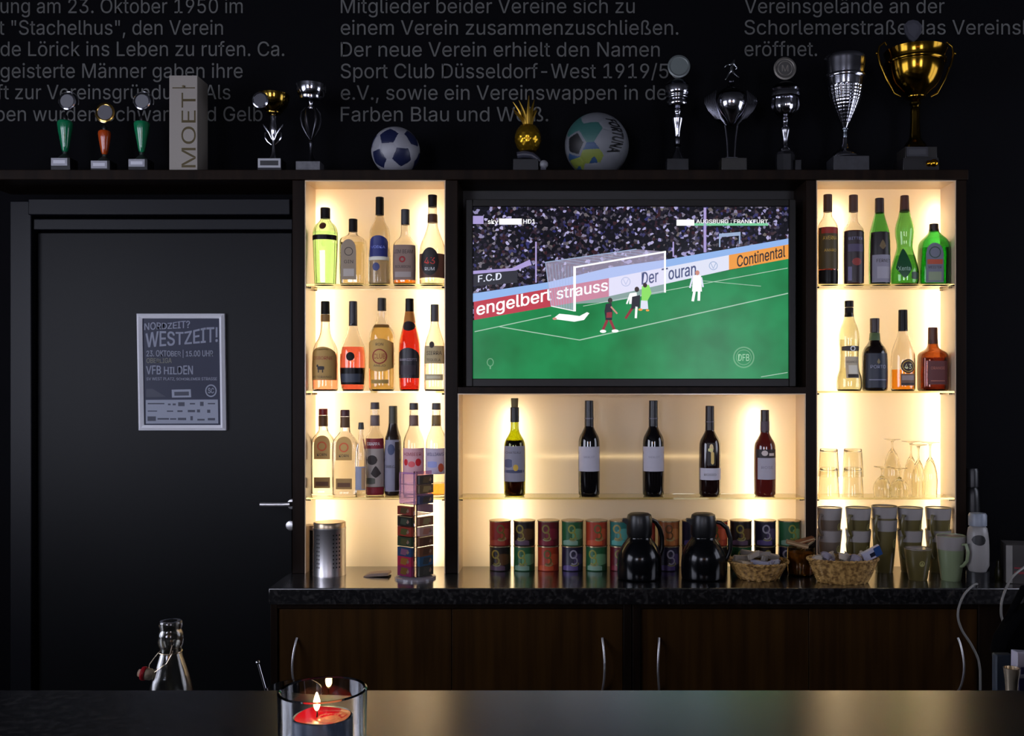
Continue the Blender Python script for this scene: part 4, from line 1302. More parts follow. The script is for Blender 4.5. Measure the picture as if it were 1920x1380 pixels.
put_text(mm, 'M', lambda u, v: ((1470 - cx - 6 + 12 * u) * TS, -.0158, (BASEPX - 137 + 12 * v) * TS))
mm.build('emblem_ring', mat('#857f76', .4, .6), r)

cx = 1584
r = thing('trophy_cup', 'tall silver trophy vase with scale pattern, beside the big gold cup', 'trophy', (px_(cx, TY), TY, ZT))
plinth(r, 1556, 1622, 298, mat('#2c2c30', .45, vary=.25), cx, d=.085)
MB().lathe(chaikin(tprof([(0, 298), (27, 298), (27, 293), (20, 286), (10, 281), (8, 274), (5, 268), (5, 258), (0, 258)]), 1), 32).build('foot', SILVER, r)
MB().lathe(chaikin(tprof([(0, 259), (5, 259), (4, 246), (8, 243), (5, 240), (0, 240)]), 1), 24).build('stem', mat('#5a6066', .2, 1), r)
pr = chaikin(tprof([(4, 241), (10, 228), (22, 205), (30, 185), (34, 160), (37, 138), (38, 122), (39, 112), (36, 107)]), 4)
vs, fs = [], []
SG = 180
for q, z in pr:
    yy = BASEPX - z / TS
    amp = .028 if 165 < yy < 232 else 0.
    for k in range(SG):
        a = 2 * pi * k / SG
        w_ = 1 + amp * sin(11 * a + yy * .55) * sin(11 * a - yy * .55)
        vs.append((q * w_ * cos(a), q * w_ * sin(a), z))
for j in range(len(pr) - 1):
    for k in range(SG):
        fs.append((j * SG + k, j * SG + (k + 1) % SG, (j + 1) * SG + (k + 1) % SG, (j + 1) * SG + k))
MB().add(vs, fs) if False else None
vz = MB(); vz.add(vs, fs)
vz.lathe(tprof([(38.2, 150), (39.5, 148), (39.5, 145), (38.4, 143)]), 40)
vz.build('vase', SILVER, r)
MB().lathe(chaikin(tprof([(0, 108), (34, 108), (26, 103), (12, 100), (0, 100)]), 1), 32).build('lid', mat('#44464c', .25, 1), r)

cx = 1716
r = thing('trophy_cup', 'largest gold trophy cup with long side handle and shield', 'trophy', (px_(cx, TY), TY, ZT))
plinth(r, 1684, 1750, 302, mat('#1d1b1c', .35), cx, (1690, 1730, 282, 300, mat('#3c3c40', .4, .5), mat('#38383c', .45)), d=.09)
MB().box(-27 * TS, 32 * TS, -.04, .04, (BASEPX - 302) * TS, (BASEPX - 281) * TS).build('plinth_step', mat('#262422', .35), r, bevel=.001)
MB().lathe(chaikin(tprof([(0, 281), (22, 281), (20, 272), (11, 262), (10, 252), (8, 225), (9, 205), (6, 200), (12, 195), (6, 188), (0, 188)]), 1), 28).build('stem', mat('#574416', .2, 1), r)
MB().lathe(shell(chaikin(tprof([(0, 190), (14, 188), (22, 178), (38, 165), (48, 145), (52, 125), (53, 108), (57, 97)]), 1), .002, (BASEPX - 184) * TS), 44).build('bowl', GOLD, r)
MB().lathe(tprof([(54.4, 122), (56, 120), (56, 117), (54.4, 115)]), 44).build('bowl_band', GOLD, r)
for sg in (-1, 1):
    hd = MB()
    hd.tube([(sg * x * TS, -.004, (BASEPX - y) * TS) for x, y in ((28, 182), (40, 176), (54, 150), (66, 122), (71, 104), (68, 88), (58, 80), (54, 86))], [.0025, .003, .0035, .0035, .0035, .003, .003, .0045], 10)
    hd.sphere((sg * 73 * TS, -.004, (BASEPX - 101) * TS), .005)
    hd.build('cup_handle', mat('#8f6f24', .18, 1), r)
MB().sphere((25 * TS, -.046, (BASEPX - 312) * TS), .012, sc=(1.1, .8, 1)).sphere((16 * TS, -.046, (BASEPX - 313) * TS), .010).build('gold_ornament', mat('#c08a20', .18, 1), r)
sp = MB().prism([(x * TS, (BASEPX - y) * TS) for x, y in ((-22, 48), (-14, 40), (-5, 38), (4, 40), (12, 48), (11, 62), (3, 74), (-4, 79), (-12, 74), (-20, 62))], -.004, .002)
sp.prism([(x * TS, (BASEPX - y) * TS) for x, y in ((-17, 50), (-5, 43), (7, 50), (5, 62), (-4, 72), (-14, 62))], -.006, -.004, 1)
sp.tube([(-4 * TS, 0, (BASEPX - 79) * TS), (-4 * TS, 0, (BASEPX - 100) * TS)], .003, 8)
sp.tube([(-4 * TS, 0, (BASEPX - 100) * TS), (0, 0, (BASEPX - 186) * TS)], .003, 8)
sp.build('shield', [mat('#4c4c54', .4, .6), mat('#3a3a42', .5)], r)

# ================================================================== ON THE WORKTOP
def wY(py):                      # depth at which the worktop appears at row py
    return (EYE - ZW) * F / (py - CY)


def canister(px, rpx, ytop, Y, mt, label, lidm):
    s = Y / F
    r = thing('canister', label, 'canister', (px_(px, Y), Y, ZW))
    H = (CY + (EYE - ZW) / Y * F - ytop) * s
    R_ = rpx * s
    MB().lathe([(0, 0), (R_, 0), (R_, .004), (R_ * .985, .006), (R_ * .985, H * .86), (R_, H * .87), (R_, H * .9), (0, H * .9)], 44).build('body', mt, r)
    MB().lathe([(0, H * .9), (R_ * .97, H * .9), (R_ * .97, H * .985), (R_ * .93, H), (0, H)], 44).build('lid', lidm, r)
    dt = MB()
    yf = surf([(R_ * .985, 0), (R_ * .985, H)], 2, 1)
    for xx in (-.55, -.42, .45, .62, .76):
        for k in range(9):
            patch(dt, yf, (xx - .03) * R_, (xx + .03) * R_, H * (.16 + .075 * k), H * (.19 + .075 * k), 'rect', .0004, 0, 2, 1)
    dt.build('perforation', mat('#1a1a1c', .5), r, recalc=False)


canister(618, 30.5, 978, 2.985, mat('#c8c4c4', .36, 1), 'chrome perforated canister on the worktop under the left shelf', mat('#b9a58c', .3, .8))
canister(590, 15, 984, 3.07, mat('#1c1a1c', .25, .6), 'small dark canister half hidden behind the chrome canister', mat('#8a7462', .4))
# folded napkins
nk = thing('napkin', 'folded brown paper napkins lying between canister and candy rack', 'napkin', (px_(712, 2.97), 2.97, ZW))
for k in range(3):
    MB().prism([(-.045 + .004 * k, .0012 + .0022 * k), (-.02, .0035 + .0026 * k), (.03, .006 + .003 * k), (.032, .0045 + .003 * k), (-.02, .0015 + .0022 * k), (-.044 + .004 * k, 0 + .002 * k)], -.03 + .004 * k, .03 - .004 * k).build('napkin_sheet', mat('#a08a7c', .7), nk)

# candy tower
Yc = 2.925
sC = Yc / F
ct = thing('candy_rack', 'clear rotating candy tower on worktop before the left shelf', 'rack', (px_(779, Yc), Yc, ZW), rz=radians(54))
HS = .034
AC = mat('#eeeaf2', .02, trans=1, ior=1.3)
MB().lathe([(0, 0), (.062, 0), (.062, .006), (.056, .010), (0, .010)], 40).build('base', mat('#b9b0b8', .1, trans=.5), ct)
MB().box(-.004, .004, -.004, .004, .01, .325).build('pole', AC, ct)
ROWY = [(951, 965), (971, 986), (990, 1005), (1009, 1024), (1028, 1043), (1045, 1061), (1063, 1080)]
rz_ = lambda y: (CY + (EYE - ZW) / (Yc - .035) * F - y) * (Yc - .035) / F
rows = [(rz_(b_), rz_(a)) for a, b_ in ROWY]
rows = [(909, 924), (929, 944)][::-1] and rows
rows_top = [(rz_(945), rz_(931)), (rz_(925), rz_(911)), (rz_(908), rz_(893))]
allrows = rows[::-1] + rows_top
def zface(k):
    return Matrix.Rotation(k * pi / 2, 4, 'Z')
tr = MB()
for (z0, z1) in allrows:
    tr.box(-HS, HS, -HS, HS, z0 - .0022, z0 - .0008)
tr.build('tray', AC, ct)
PINKAC = mat('#eab8d4', .1, trans=.75, ior=1.2)
MB().box(-HS, HS, -HS - .001, -HS + .001, rz_(945), rz_(884)).build('header_panel', PINKAC, ct)
for k in (3,):
    MB().box(-HS, HS, -HS - .001, -HS + .001, rz_(945), rz_(886)).move(zface(k)).build('header_panel', mat('#c8a8dc', .1, trans=.8, ior=1.2), ct)
PC = {0: [('#7a2a20', '#4a3a1a'), ('#1d1c14', '#3a4030'), ('#8a2c1c', '#4a4a1c'), ('#2c3a22', '#4a4420'), ('#1c3a5c', '#7a4a62'), ('#a01c3c', '#8a5a1c'), ('#7a1c4a', '#6a4a14')],
      1: [None, ('#7a4a30', '#8a7a50'), ('#b08a80', '#a86a58'), ('#5c3218', '#4a2a12'), ('#6a3c1c', '#4c2c10'), ('#1c4a6a', '#22303a'), ('#2c2a20', '#3a3830')]}
MAIN = (rz_(0), 0)
nm = ['dark red', 'black and green', 'red and orange', 'dark green', 'blue', 'pink', 'magenta and gold']
nm1 = [None, 'small brown', 'pale peach', 'chocolate brown', 'light brown', 'petrol blue', 'charcoal']
where = ['top', 'second', 'third', 'fourth', 'fifth', 'sixth', 'lowest']


def pack(face, z0, z1, c, label, thick=.011, half=.031, dx=0.):
    """a wrapped sweets pack lying in a tray on one face of the tower"""
    hh = (z1 - z0) * 1.12
    p = MB()
    sec = [(-half, 0, 1), (-half + .002, 1, 0), (-half + .006, 1, 0), (half - .006, 1, 0), (half - .002, 1, 0), (half, 0, 0)]
    rings = []
    for x, k, _ in sec:
        t_ = thick if k else .003
        hz_ = hh * (1 if k else .86)
        oy = -HS - .0022 - thick / 2
        zc = z0 + hh / 2
        rings.append([(x + dx, oy - t_ / 2, zc - hz_ / 2), (x + dx, oy - t_ / 2, zc + hz_ / 2), (x + dx, oy + t_ / 2, zc + hz_ / 2), (x + dx, oy + t_ / 2, zc - hz_ / 2)])
    p.add([v for q in rings for v in q], [(4 * i + j, 4 * i + (j + 1) % 4, 4 * i + 4 + (j + 1) % 4, 4 * i + 4 + j) for i in range(5) for j in range(4)] + [(0, 1, 2, 3), (20, 21, 22, 23)])
    yq = -HS - .0026 - thick
    zc = z0 + hh / 2
    p.flat([(dx - half * .55, yq, zc - hh * .3), (dx + half * .2, yq, zc - hh * .38), (dx + half * .6, yq, zc + hh * .3), (dx - half * .4, yq, zc + hh * .36)], 1)
    p.flat([(dx + half * .3, yq - .0002, zc - hh * .1), (dx + half * .5, yq - .0002, zc - hh * .25), (dx + half * .7, yq - .0002, zc), (dx + half * .5, yq - .0002, zc + hh * .25)], 2)
    T = Matrix.Translation(ct.location) @ Matrix.Rotation(radians(54), 4, 'Z') @ zface(face)
    base_ = T @ Vector((dx, -HS - .008, z0))
    p.move(Matrix.Translation(-base_) @ T)
    o = p.build('sweets_pack', [mat(c[0], .35), mat(c[1], .35), mat('#8a6a58', .4)], loc=base_)
    tag(o, label, 'sweets', 'sweets packs in the candy tower')


# rotation by 54 degrees turns face 3 (x-) ... the camera sees faces 0 and 1 or 3; face 0 looks to the right, face 3 to the left
for i, (z0, z1) in enumerate(rows):
    pack(3, z0, z1, PC[0][i], '%s sweets pack, %s tray on the left face of the candy tower' % (nm[i], where[i]))
    if PC[1][i]:
        pack(0, z0, z1, PC[1][i], '%s sweets pack, %s tray on the right face of the candy tower' % (nm1[i], where[i]))
SIDE = [('#6a2c2c', 'maroon'), ('#803038', 'dull red'), ('#3a3c28', 'olive'), ('#2c4440', 'dark teal'), ('#8a3a7a', 'purple')]
for j, i in enumerate((1, 2, 3, 5, 6)):
    pack(2, *rows[i], (SIDE[j][0], '#555045'), '%s sweets pack sticking out at the left rear of the candy tower' % SIDE[j][1])
for j, (i, c, nme) in enumerate(((0, '#8a6a72', 'dusty pink'), (3, '#8a2430', 'crimson'), (5, '#6c2028', 'wine red'), (6, '#22202a', 'black'))):
    pack(1, *rows[i], (c, '#4a4048'), '%s sweets pack sticking out at the right rear of the candy tower' % nme)
pack(0, *rows_top[0], ('#23284a', '#15161c'), 'dark blue sweets pack high on the right face of the candy tower')
pack(0, *rows_top[1], ('#5a4426', '#8a7648'), 'gold brown sweets pack high on the right face of the candy tower')
pack(0, *rows_top[2], ('#241c18', '#4a3a20'), 'black brown sweets pack at the very top of the candy tower')
pack(1, *rows_top[0], ('#2c2c3c', '#4a4048'), 'navy sweets pack high at the right rear of the candy tower')

# snack cans
Yk = 3.065
sk_ = Yk / F
PAL = {'r': ('#8c2018', '#6b5a1c', '#a8402c'), 'k': ('#1c120d', '#8a7a2a', '#5a3a18'), 'd': ('#5c1018', '#7a6a24', '#7a1c2c'), 'g': ('#255a34', '#8a8a34', '#6a9a6c'), 'o': ('#a3361c', '#5c5a28', '#c4522c'), 't': ('#2a6a62', '#9a8a4a', '#5aa094'), 'n': ('#8a4a1c', '#5c3a14', '#a8642c'), 'v': ('#1e1830', '#8a8090', '#4a3a60')}
NM = {'r': 'red', 'k': 'dark brown', 'd': 'crimson', 'g': 'green', 'o': 'orange red', 't': 'teal', 'n': 'rust brown', 'v': 'violet black'}
UP = 'rkdgotrnkoktg'
UP = ['r', 'k', 'd', 'g', 'o', 't', 'r', 'n', 'v', 'o', 'k', 'v', 'g']
DN = ['k', 'g', 'o', 'v', 'g', 'd', 'k', 'v', 'd', 'k', 'g', 'k', 'v']
hc = .0
HC = (1068 - 1021.5) * sk_
RC = 20 * sk_
ordn = ['first', 'second', 'third', 'fourth', 'fifth', 'sixth', 'seventh', 'eighth', 'ninth', 'tenth', 'eleventh', 'twelfth', 'last']
RIMM = mat('#c9b48c', .25, .8)
for row, seq in enumerate((DN, UP)):
    for i, c in enumerate(seq):
        px = 938 + 45.1 * i
        col, c2, c3 = PAL[c]
        if row == 0:
            lab = '%s snack can, bottom row, %s from the left' % (NM[c], ordn[i])
        else:
            lab = '%s snack can, top row, %s from the left' % (NM[c], ordn[i])
        r = thing('snack_can', lab, 'can', (px_(px, Yk), Yk, ZW + row * (HC + .0006)), 'snack cans stacked in two rows')
        MB().lathe([(0, 0.0), (RC * .96, 0), (RC, .0015), (RC, HC * .955), (0, HC * .955)], 32).build('can_body', mat(col, .35), r)
        MB().lathe([(0, HC * .955), (RC * 1.045, HC * .955), (RC * 1.045, HC * .995), (RC * .98, HC), (0, HC)], 32).build('lid', RIMM, r)
        d = MB()
        yf = surf([(RC, 0), (RC, HC)], 2, 1)
        ox = ((i * 5 + row * 3) % 4 - 1.5) * .16 * RC
        patch(d, yf, ox - .1 * RC, RC * .9, HC * .25, HC * .7, 'lens', .0003, 2, 10, 4)
        patch(d, yf, -RC * .85, RC * .5, HC * .04, HC * .25, 'arch', .0003, 3, 10, 3)
        ring_patch(d, yf, ox - .15 * RC, HC * .68, RC * .36, HC * .18, RC * .14, 0, .0007)
        ring_patch(d, yf, ox - .1 * RC, HC * .42, RC * .36, HC * .16, RC * .13, 0, .0007, -2.4, 2.2)
        ring_patch(d, yf, ox - .05 * RC, HC * .30, RC * .42, HC * .10, RC * .11, 1, .0007, -2.8, .6)
        d.build('can_design', [mat(c2 if c != 'v' else '#9a94a0', .4), mat('#8f8a58', .4), mat(c3, .4), mat({'g': '#7fa08a', 'k': '#5c4458', 'v': '#5a4a80'}.get(c, c3), .4)], r, recalc=False)

# vacuum jugs
def jug(px, label, hand):
    Y = 2.925
    s = Y / F
    b0 = CY + (EYE - ZW) / Y * F
    r = thing('vacuum_jug', label, 'jug', (px_(px, Y), Y, ZW))
    P = lambda l: [(a * s, (b0 - y) * s) for a, y in l]
    BLG = mat('#08090c', .17, spec=.4)
    MB().lathe(chaikin([(0, 0)] + P([(39, b0), (41.5, b0 - 3), (41.5, 1048), (39, 1034), (30, 1018), (23, 1010), (22, 1004)]) + [(0, (b0 - 1004) * s)], 2), 48).build('body', BLG, r)
    MB().lathe(P([(0, 1006), (22, 1006), (24, 1000), (24, 972), (22, 965), (17, 962), (0, 962)]), 40).build('lid', mat('#101012', .35), r)
    MB().prism(P([(-22, 985), (-33, 976), (-31, 972), (-20, 972)]), -.012, .012).build('spout', mat('#101012', .35), r)
    q = P([(22, 974), (34, 980), (42, 992), (47, 1010), (47, 1030), (42, 1044), (38, 1048)])
    if hand:
        q = P([(20, 978), (32, 980), (44, 990), (50, 1008), (50, 1030), (44, 1046), (38, 1052)])
    ca, sa = (1, 0) if hand else (.93, .37)
    MB().tube([(a * ca, a * sa, z) for a, z in q], [.006, .007, .0075, .0075, .0075, .007, .006], 12).build('jug_handle', mat('#0e0e10', .3), r)
    MB().lathe([(42.2 * s, (b0 - 1040) * s), (42.2 * s, (b0 - 1038) * s)], 48).build('trim_ring', mat('#77777c', .3, .9), r) if False else None


jug(1199, 'black vacuum coffee jug, left one of two on the worktop', 0)
jug(1319, 'black vacuum coffee jug with large side handle, beside the wicker basket', 1)


# wicker baskets
def basket(px, py, rx, ratio, ytop, label, dr=1.):
    Y = wY(py) + rx * .72 * 2.9 / F * dr
    s = Y / F
    b0 = CY + (EYE - ZW) / Y * F
    H = (b0 - ytop) * s
    R_ = rx * s
    r = thing('wicker_basket', label, 'basket', (px_(px, Y), Y, ZW))
    SGb, NR = 96, 22
    out = []
    for j in range(NR + 1):
        t = j / NR
        q = R_ * (ratio + (1 - ratio) * t ** .8)
        out.append((q, H * t))
    vs, fs = [], []
    for side in (0, 1):
        for j, (q, z) in enumerate(out):
            for k in range(SGb):
                a = 2 * pi * k / SGb
                wv = .0016 * (1 if ((k // 4 + j) % 2) else -1) * (.6 + .4 * abs(sin(pi * k / 4)))
                rr_ = q + wv - side * .005
                vs.append((rr_ * cos(a), rr_ * dr * sin(a), max(z, side * .004)))
    n1 = (NR + 1) * SGb
    for side in (0, 1):
        for j in range(NR):
            for k in range(SGb):
                o_ = side * n1
                fs.append((o_ + j * SGb + k, o_ + j * SGb + (k + 1) % SGb, o_ + (j + 1) * SGb + (k + 1) % SGb, o_ + (j + 1) * SGb + k))
    fs += [tuple(range(SGb)), tuple(range(n1, n1 + SGb))]
    b = MB(); b.add(vs, fs)
    b.build('basket_body', WICKER, r, sharp=70)
    rim = MB()
    for ph in (0, pi):
        rim.tube([((R_ + .001 + .0015 * cos(a * 22 + ph)) * cos(a), (R_ + .001 + .0015 * cos(a * 22 + ph)) * dr * sin(a), H + .001 + .0022 * sin(a * 22 + ph)) for a in [2 * pi * k / 180 for k in range(180)]], .0026, 6, closed=True)
    rim.build('rim', WICKER, r)
    return r, Y, s, H, R_, b0


b1, Y1, s1, H1, R1, b01 = basket(1421, 1091, 55, .66, 1052, 'round wicker basket of sugar packets beside the black jug')
b2, Y2, s2, H2, R2, b02 = basket(1580, 1097, 65, .70, 1048, 'wide wicker basket of creamer cups in front of the mugs', .62)

# contents
sug = MB()
sug.box(-.029, .029, -.006, .006, -.0075, .0075)
for x in (-.029, .029):
    sug.box(x - .003, x + .003, -.001, .001, -.0075, .0075)
spots = [(-.05, .0, .02, .3, .1, '#8d8378'), (-.02, .02, .03, -.4, .2, '#7f766c'), (.012, .01, .028, .15, -.1, '#857c74'), (.04, .015, .024, -.2, .3, '#8c8278'), (-.035, -.03, .006, .8, .2, '#b09c80'),
         (.0, -.035, .01, -.6, .1, '#8e8c9c'), (.035, -.03, .008, .5, -.2, '#96949e'), (-.06, -.01, .008, -.9, 0, '#a89880'), (.02, -.015, .022, 1.2, .2, '#7d756c'), (.055, -.01, .008, 1.0, .2, '#8c8694'), (-.015, -.01, .03, .9, -.2, '#9a9084')]
base_o = None
for i, (x, y, dz, a, tl, c) in enumerate(spots):
    o = sug.build('sugar_packet', mat(c, .45), bevel=.001)
    o.location = (b1.location.x + x * .92, Y1 + y, ZW + H1 - .010 + dz)
    o.rotation_euler = (tl, tl * .6, a)
    tag(o, 'small paper sugar packet in the round wicker basket', 'packet', 'sugar packets in the round basket')
b_fill = MB().lathe([(0, 0), (R1 * .66, 0), (R1 * .86, H1 - .02), (0, H1 - .016)], 28)
o = b_fill.build('sugar_packet_pile', mat('#8a8075', .6, bump=1., bscale=60), loc=(b1.location.x, Y1, ZW + .005))
tag(o, 'mass of sugar packets filling the round wicker basket', 'packets'); o['kind'] = 'stuff'
o = MB().lathe([(0, 0), (R2 * .66, 0), (R2 * .86, H2 - .024), (0, H2 - .02)], 28, dr=.6).build('creamer_pile', mat('#6f665c', .6, bump=1., bscale=60), loc=(b2.location.x, Y2, ZW + .005))
tag(o, 'mass of creamer cups filling the wide wicker basket', 'creamers'); o['kind'] = 'stuff'
crm = MB().lathe([(0, 0), (.012, 0), (.0155, .016), (.0185, .0165), (.0185, .018), (0, .018)], 20)
for i in range(14):
    a = i * 2.4
    q = sqrt((i + .6) / 14) * .80
    o = crm.build('creamer_cup', mat(['#a59c92', '#8f8894', '#b0a698'][i % 3], .4))
    x_ = cos(a) * q * R2
    o.location = (b2.location.x + x_ - .008, Y2 + sin(a) * q * R2 * .55, ZW + H2 - .012 + .012 * (1 - q) + (i % 3) * .003)
    o.rotation_euler = (.9 * sin(i * 1.7) + pi * (i % 2), .7 * cos(i * 2.3), a)
    tag(o, 'white single serve creamer cup in the wide wicker basket', 'creamer', 'creamer cups in the wide basket')
pk = MB().box(-.03, .03, -.006, .006, -.015, .015).box(-.008, .008, -.0064, -.006, -.009, .004, 1)
pk.box(.008, .030, -.0066, -.006, -.015, .015, 2)
o = pk.build('milk_packet', [mat('#b3b3c6', .4), mat('#151a30', .4), mat('#24467c', .4)], bevel=.002)
o.location = (px_(1632, Y2), Y2 - .01, ZW + H2 + .018)
o.rotation_euler = (.15, -.45, .1)
tag(o, 'blue and white packet leaning at right end of the wide basket', 'packet')

# biscuit jar between the baskets
Yj = 2.985
sj = Yj / F
bj = CY + (EYE - ZW) / Yj * F
r = thing('biscuit_jar', 'amber glass jar of wrapped biscuits between the two baskets', 'jar', (px_(1502, Yj), Yj, ZW))
MB().lathe(shell([(0, 0)] + chaikin([(22 * sj, 0), (25 * sj, 3 * sj), (26 * sj, 40 * sj), (25 * sj, 52 * sj)], 1), .0025, .005), 36).build('jar_glass', glassmat('#d8b878'), r)
MB().lathe([(0, .006), (21.5 * sj, .006), (22.5 * sj, 42 * sj), (0, 46 * sj)], 28).build('biscuit_fill', mat('#7a5a2c', .6, bump=1., bscale=50, vary=.5), r)
for i, (x, z, a, c) in enumerate(((-9, 58, .25, '#8a6a4a'), (4, 63, -.22, '#7c4a2c'), (12, 56, -.5, '#5c4a2e'))):
    o = MB().box(-.034, .034, -.008, .008, -.006, .006).box(-.034, .034, -.0085, -.008, -.0015, .0015, 1).build('wrapped_biscuit', [mat(c, .4), mat('#b8a078', .4)], bevel=.0015)
    o.location = (px_(1502 + x, Yj), Yj - .012 + .012 * i, ZW + z * sj)
    o.rotation_euler = (.1, a, .2 * i)
    tag(o, ['tan wrapped biscuit sticking out of amber jar, lower left', 'red brown wrapped biscuit lying on top of amber jar', 'olive wrapped biscuit leaning out of amber jar, right side'][i], 'biscuit')

# mugs
OLIVE = mat('#5c522c', .35, coat=.3); CREAM = mat('#928c8a', .35, coat=.3); MUGGREY = mat('#6a5c50', .35, coat=.3)
def mug(px, py_rim, py_base, Y, rpx, label, z=None, rot=0., body=OLIVE, group=None, band=22, handle=True):
    s = Y / F
    H = (py_base - py_rim) * s
    R_ = rpx * s
    z = ZW if z is None else z
    r = thing('latte_mug', label, 'mug', (px_(px, Y), Y, z), group, rz=rot)
    out = [(0, 0), (R_ * .64, 0), (R_ * .68, .003), (R_ * .86, H * .5), (R_ * .99, H * .985), (R_ * .985, H), (R_ * .93, H), (R_ * .92, H * .985), (R_ * .80, H * .5), (R_ * .62, .008), (0, .008)]
    mb = MB().lathe(out, 44)
    mb.build('mug_body', body, r)
    hb0 = H - band * s
    rr0 = R_ * (.86 + .13 * (hb0 / H - .5) / .485)
    MB().lathe([(rr0 - .001, hb0), (rr0 + .0005, hb0), (R_ * .99 + .0005, H * .985), (R_ * .99 - .001, H * .985)], 44).build('cream_band', CREAM, r)
    yf = surf([(R_ * .68, 0), (R_ * .86, H * .5), (R_ * .99, H)], 2, 1)
    e = MB()
    ring_patch(e, yf, 0, H * .55, R_ * .2, H * .09, .003, 0, .0008)
    patch(e, yf, -R_ * .1, R_ * .1, H * .46, H * .6, 'diamond', .0008, 0, 6, 3)
    e.build('emblem', mat('#a09a60', .4), r, recalc=False)
    if handle:
        MB().tube([(-R_ * a, 0, H * b) for a, b in ((.86, .82), (1.25, .84), (1.42, .68), (1.32, .48), (1.0, .36), (.78, .34))], [.0045, .005, .005, .005, .005, .0045], 10).build('mug_handle', body, r)
    return r


STK = [(1555, 0, 'leftmost stack'), (1609, 1, 'second stack from left'), (1658, 2, 'middle stack'), (1706, 3, 'fourth stack'), (1759, 4, 'rightmost stack')]
for px, k, nme in STK:
    Y = 3.03 if k else 3.05
    base_px = CY + (EYE - ZW) / Y * F
    bm_ = MUGGREY if k == 0 else OLIVE
    tops = (992, 951) if k != 2 else (972, 948)
    rr_ = 23.5
    for j, tp in enumerate(tops):
        hgt = base_px - tops[0]
        zz = ZW + (tops[0] - tp) * Y / F
        mug(px, tp, tp + hgt, Y, rr_, 'olive latte mug, %s of the %s on the worktop' % ('bottom' if j == 0 else 'top', nme) if k else 'grey brown latte mug, %s of the %s on the worktop' % ('bottom' if j == 0 else 'top', nme),
            zz, rot=radians(36 + 2 * k + 5 * j), body=bm_, group='latte mugs stacked in the right shelf')
mug(1721, 1024, 1084, 2.905, 25, 'short olive mug with wide mouth standing before the stacks', band=2, handle=False)
mug(1783, 1001, 1085, 2.90, 26.5, 'pale green mug with cream band at front of the stacks', body=mat('#7d8a68', .35, coat=.3), band=26, rot=radians(120))

# glasses upside down on the right unit's lower shelf
GL = mat('#fbfaf0', 0., trans=1, ior=1.42)
def inv(prof, s):                               # profile given as height above the shelf, glass stands on its rim
    return [(r * s, h * s) for h, r in prof]
def tumbler(px, Y, z, label, k=1.):
    s = Y / F
    H, R_ = 52 * s * k, 19.5 * s * k
    t_ = .002
    out = [(0, H), (R_ * .80, H), (R_ * .84, H - .003), (R_, 0), (R_ - t_, 0), (R_ * .84 - t_, H - .010), (R_ * .78 - t_, H - .012), (0, H - .012)]
    o = MB().lathe(out, 36).build('tumbler', GL, loc=(px_(px, Y), Y, z))
    tag(o, label, 'glass', 'tumblers stacked upside down')
for px, nme in ((1554, 'left'), (1599, 'right')):
    tumbler(px, 3.06, Z3, 'clear tumbler upside down, lower one of the %s stack on the glass shelf' % nme)
    tumbler(px, 3.06, Z3 + 36 * 3.06 / F, 'clear tumbler upside down, upper one of the %s stack on the glass shelf' % nme)
def stem(px, Y, H, rbowl, hb, rfoot, label, name='wine_glass'):
    """stem glass standing on its rim; all sizes in px"""
    s = Y / F
    t_ = 1.1
    out = [(0, H), (rfoot, H), (rfoot, H - 1.2), (rfoot * .3, H - 3), (1.8, H - 6), (1.6, hb + 6), (3, hb + 1), (rbowl * .62, hb - hb * .12), (rbowl, hb * .5), (rbowl * .88, 0), (rbowl * .88 - t_, 0), (rbowl - t_, hb * .5), (rbowl * .62 - t_, hb - hb * .15 - t_), (0, hb - 2.5)]
    o = MB().lathe(chaikin([(r * s, h * s) for r, h in out], 1), 36).build(name, GL, loc=(px_(px, Y), Y, Z3))
    tag(o, label, 'glass')
stem(1654, 3.045, 56, 17, 36, 15, 'small stem glass upside down with wide foot, left front')
stem(1686, 3.04, 54, 17, 34, 15, 'small stem glass upside down, beside the champagne flutes')
stem(1673, 3.085, 105, 17, 84, 15, 'taller stem glass upside down behind the two small ones')
stem(1708, 3.085, 101, 14, 70, 17, 'champagne flute upside down, leftmost flute', 'champagne_flute')
stem(1722, 3.035, 98, 13, 66, 16, 'champagne flute upside down at the front of the flutes', 'champagne_flute')
stem(1744, 3.06, 101, 14, 70, 17, 'champagne flute upside down near the right lining', 'champagne_flute')

# right end of the worktop
def flask(px, ytop, Y, rpx, cols, label, name='thermos_flask', logo=True):
    s = Y / F
    b0 = CY + (EYE - ZW) / Y * F
    H = (b0 - ytop) * s
    R_ = rpx * s
    r = thing(name, label, 'flask', (px_(px, Y), Y, ZW))
    MB().lathe([(0, 0), (R_, 0), (R_, H * .16), (0, H * .16)], 32).build('base', mat(cols[2], .4), r)
    MB().lathe(chaikin([(0, H * .16), (R_, H * .16), (R_, H * .5), (R_ * .93, H * .68), (R_ * .78, H * .82), (0, H * .82)], 1), 32).build('body', mat(cols[0], .35), r)
    MB().lathe([(0, H * .82), (R_ * .8, H * .82), (R_ * .8, H * .97), (R_ * .7, H), (0, H)], 32).build('cap', mat(cols[1], .35), r)
    if logo:
        d = MB()
        yf = surf([(R_, 0), (R_, H * .5), (R_ * .93, H * .68), (R_ * .78, H * .82)], 2, 1)
        a = [(-.75, .62), (-.2, .70), (.35, .62), (-.2, .54)]
        patch(d, yf, -R_ * .8, R_ * .35, H * .55, H * .70, 'oval', .001, 0, 12, 4)
        d.build('emblem', mat('#121214', .4), r, recalc=False)


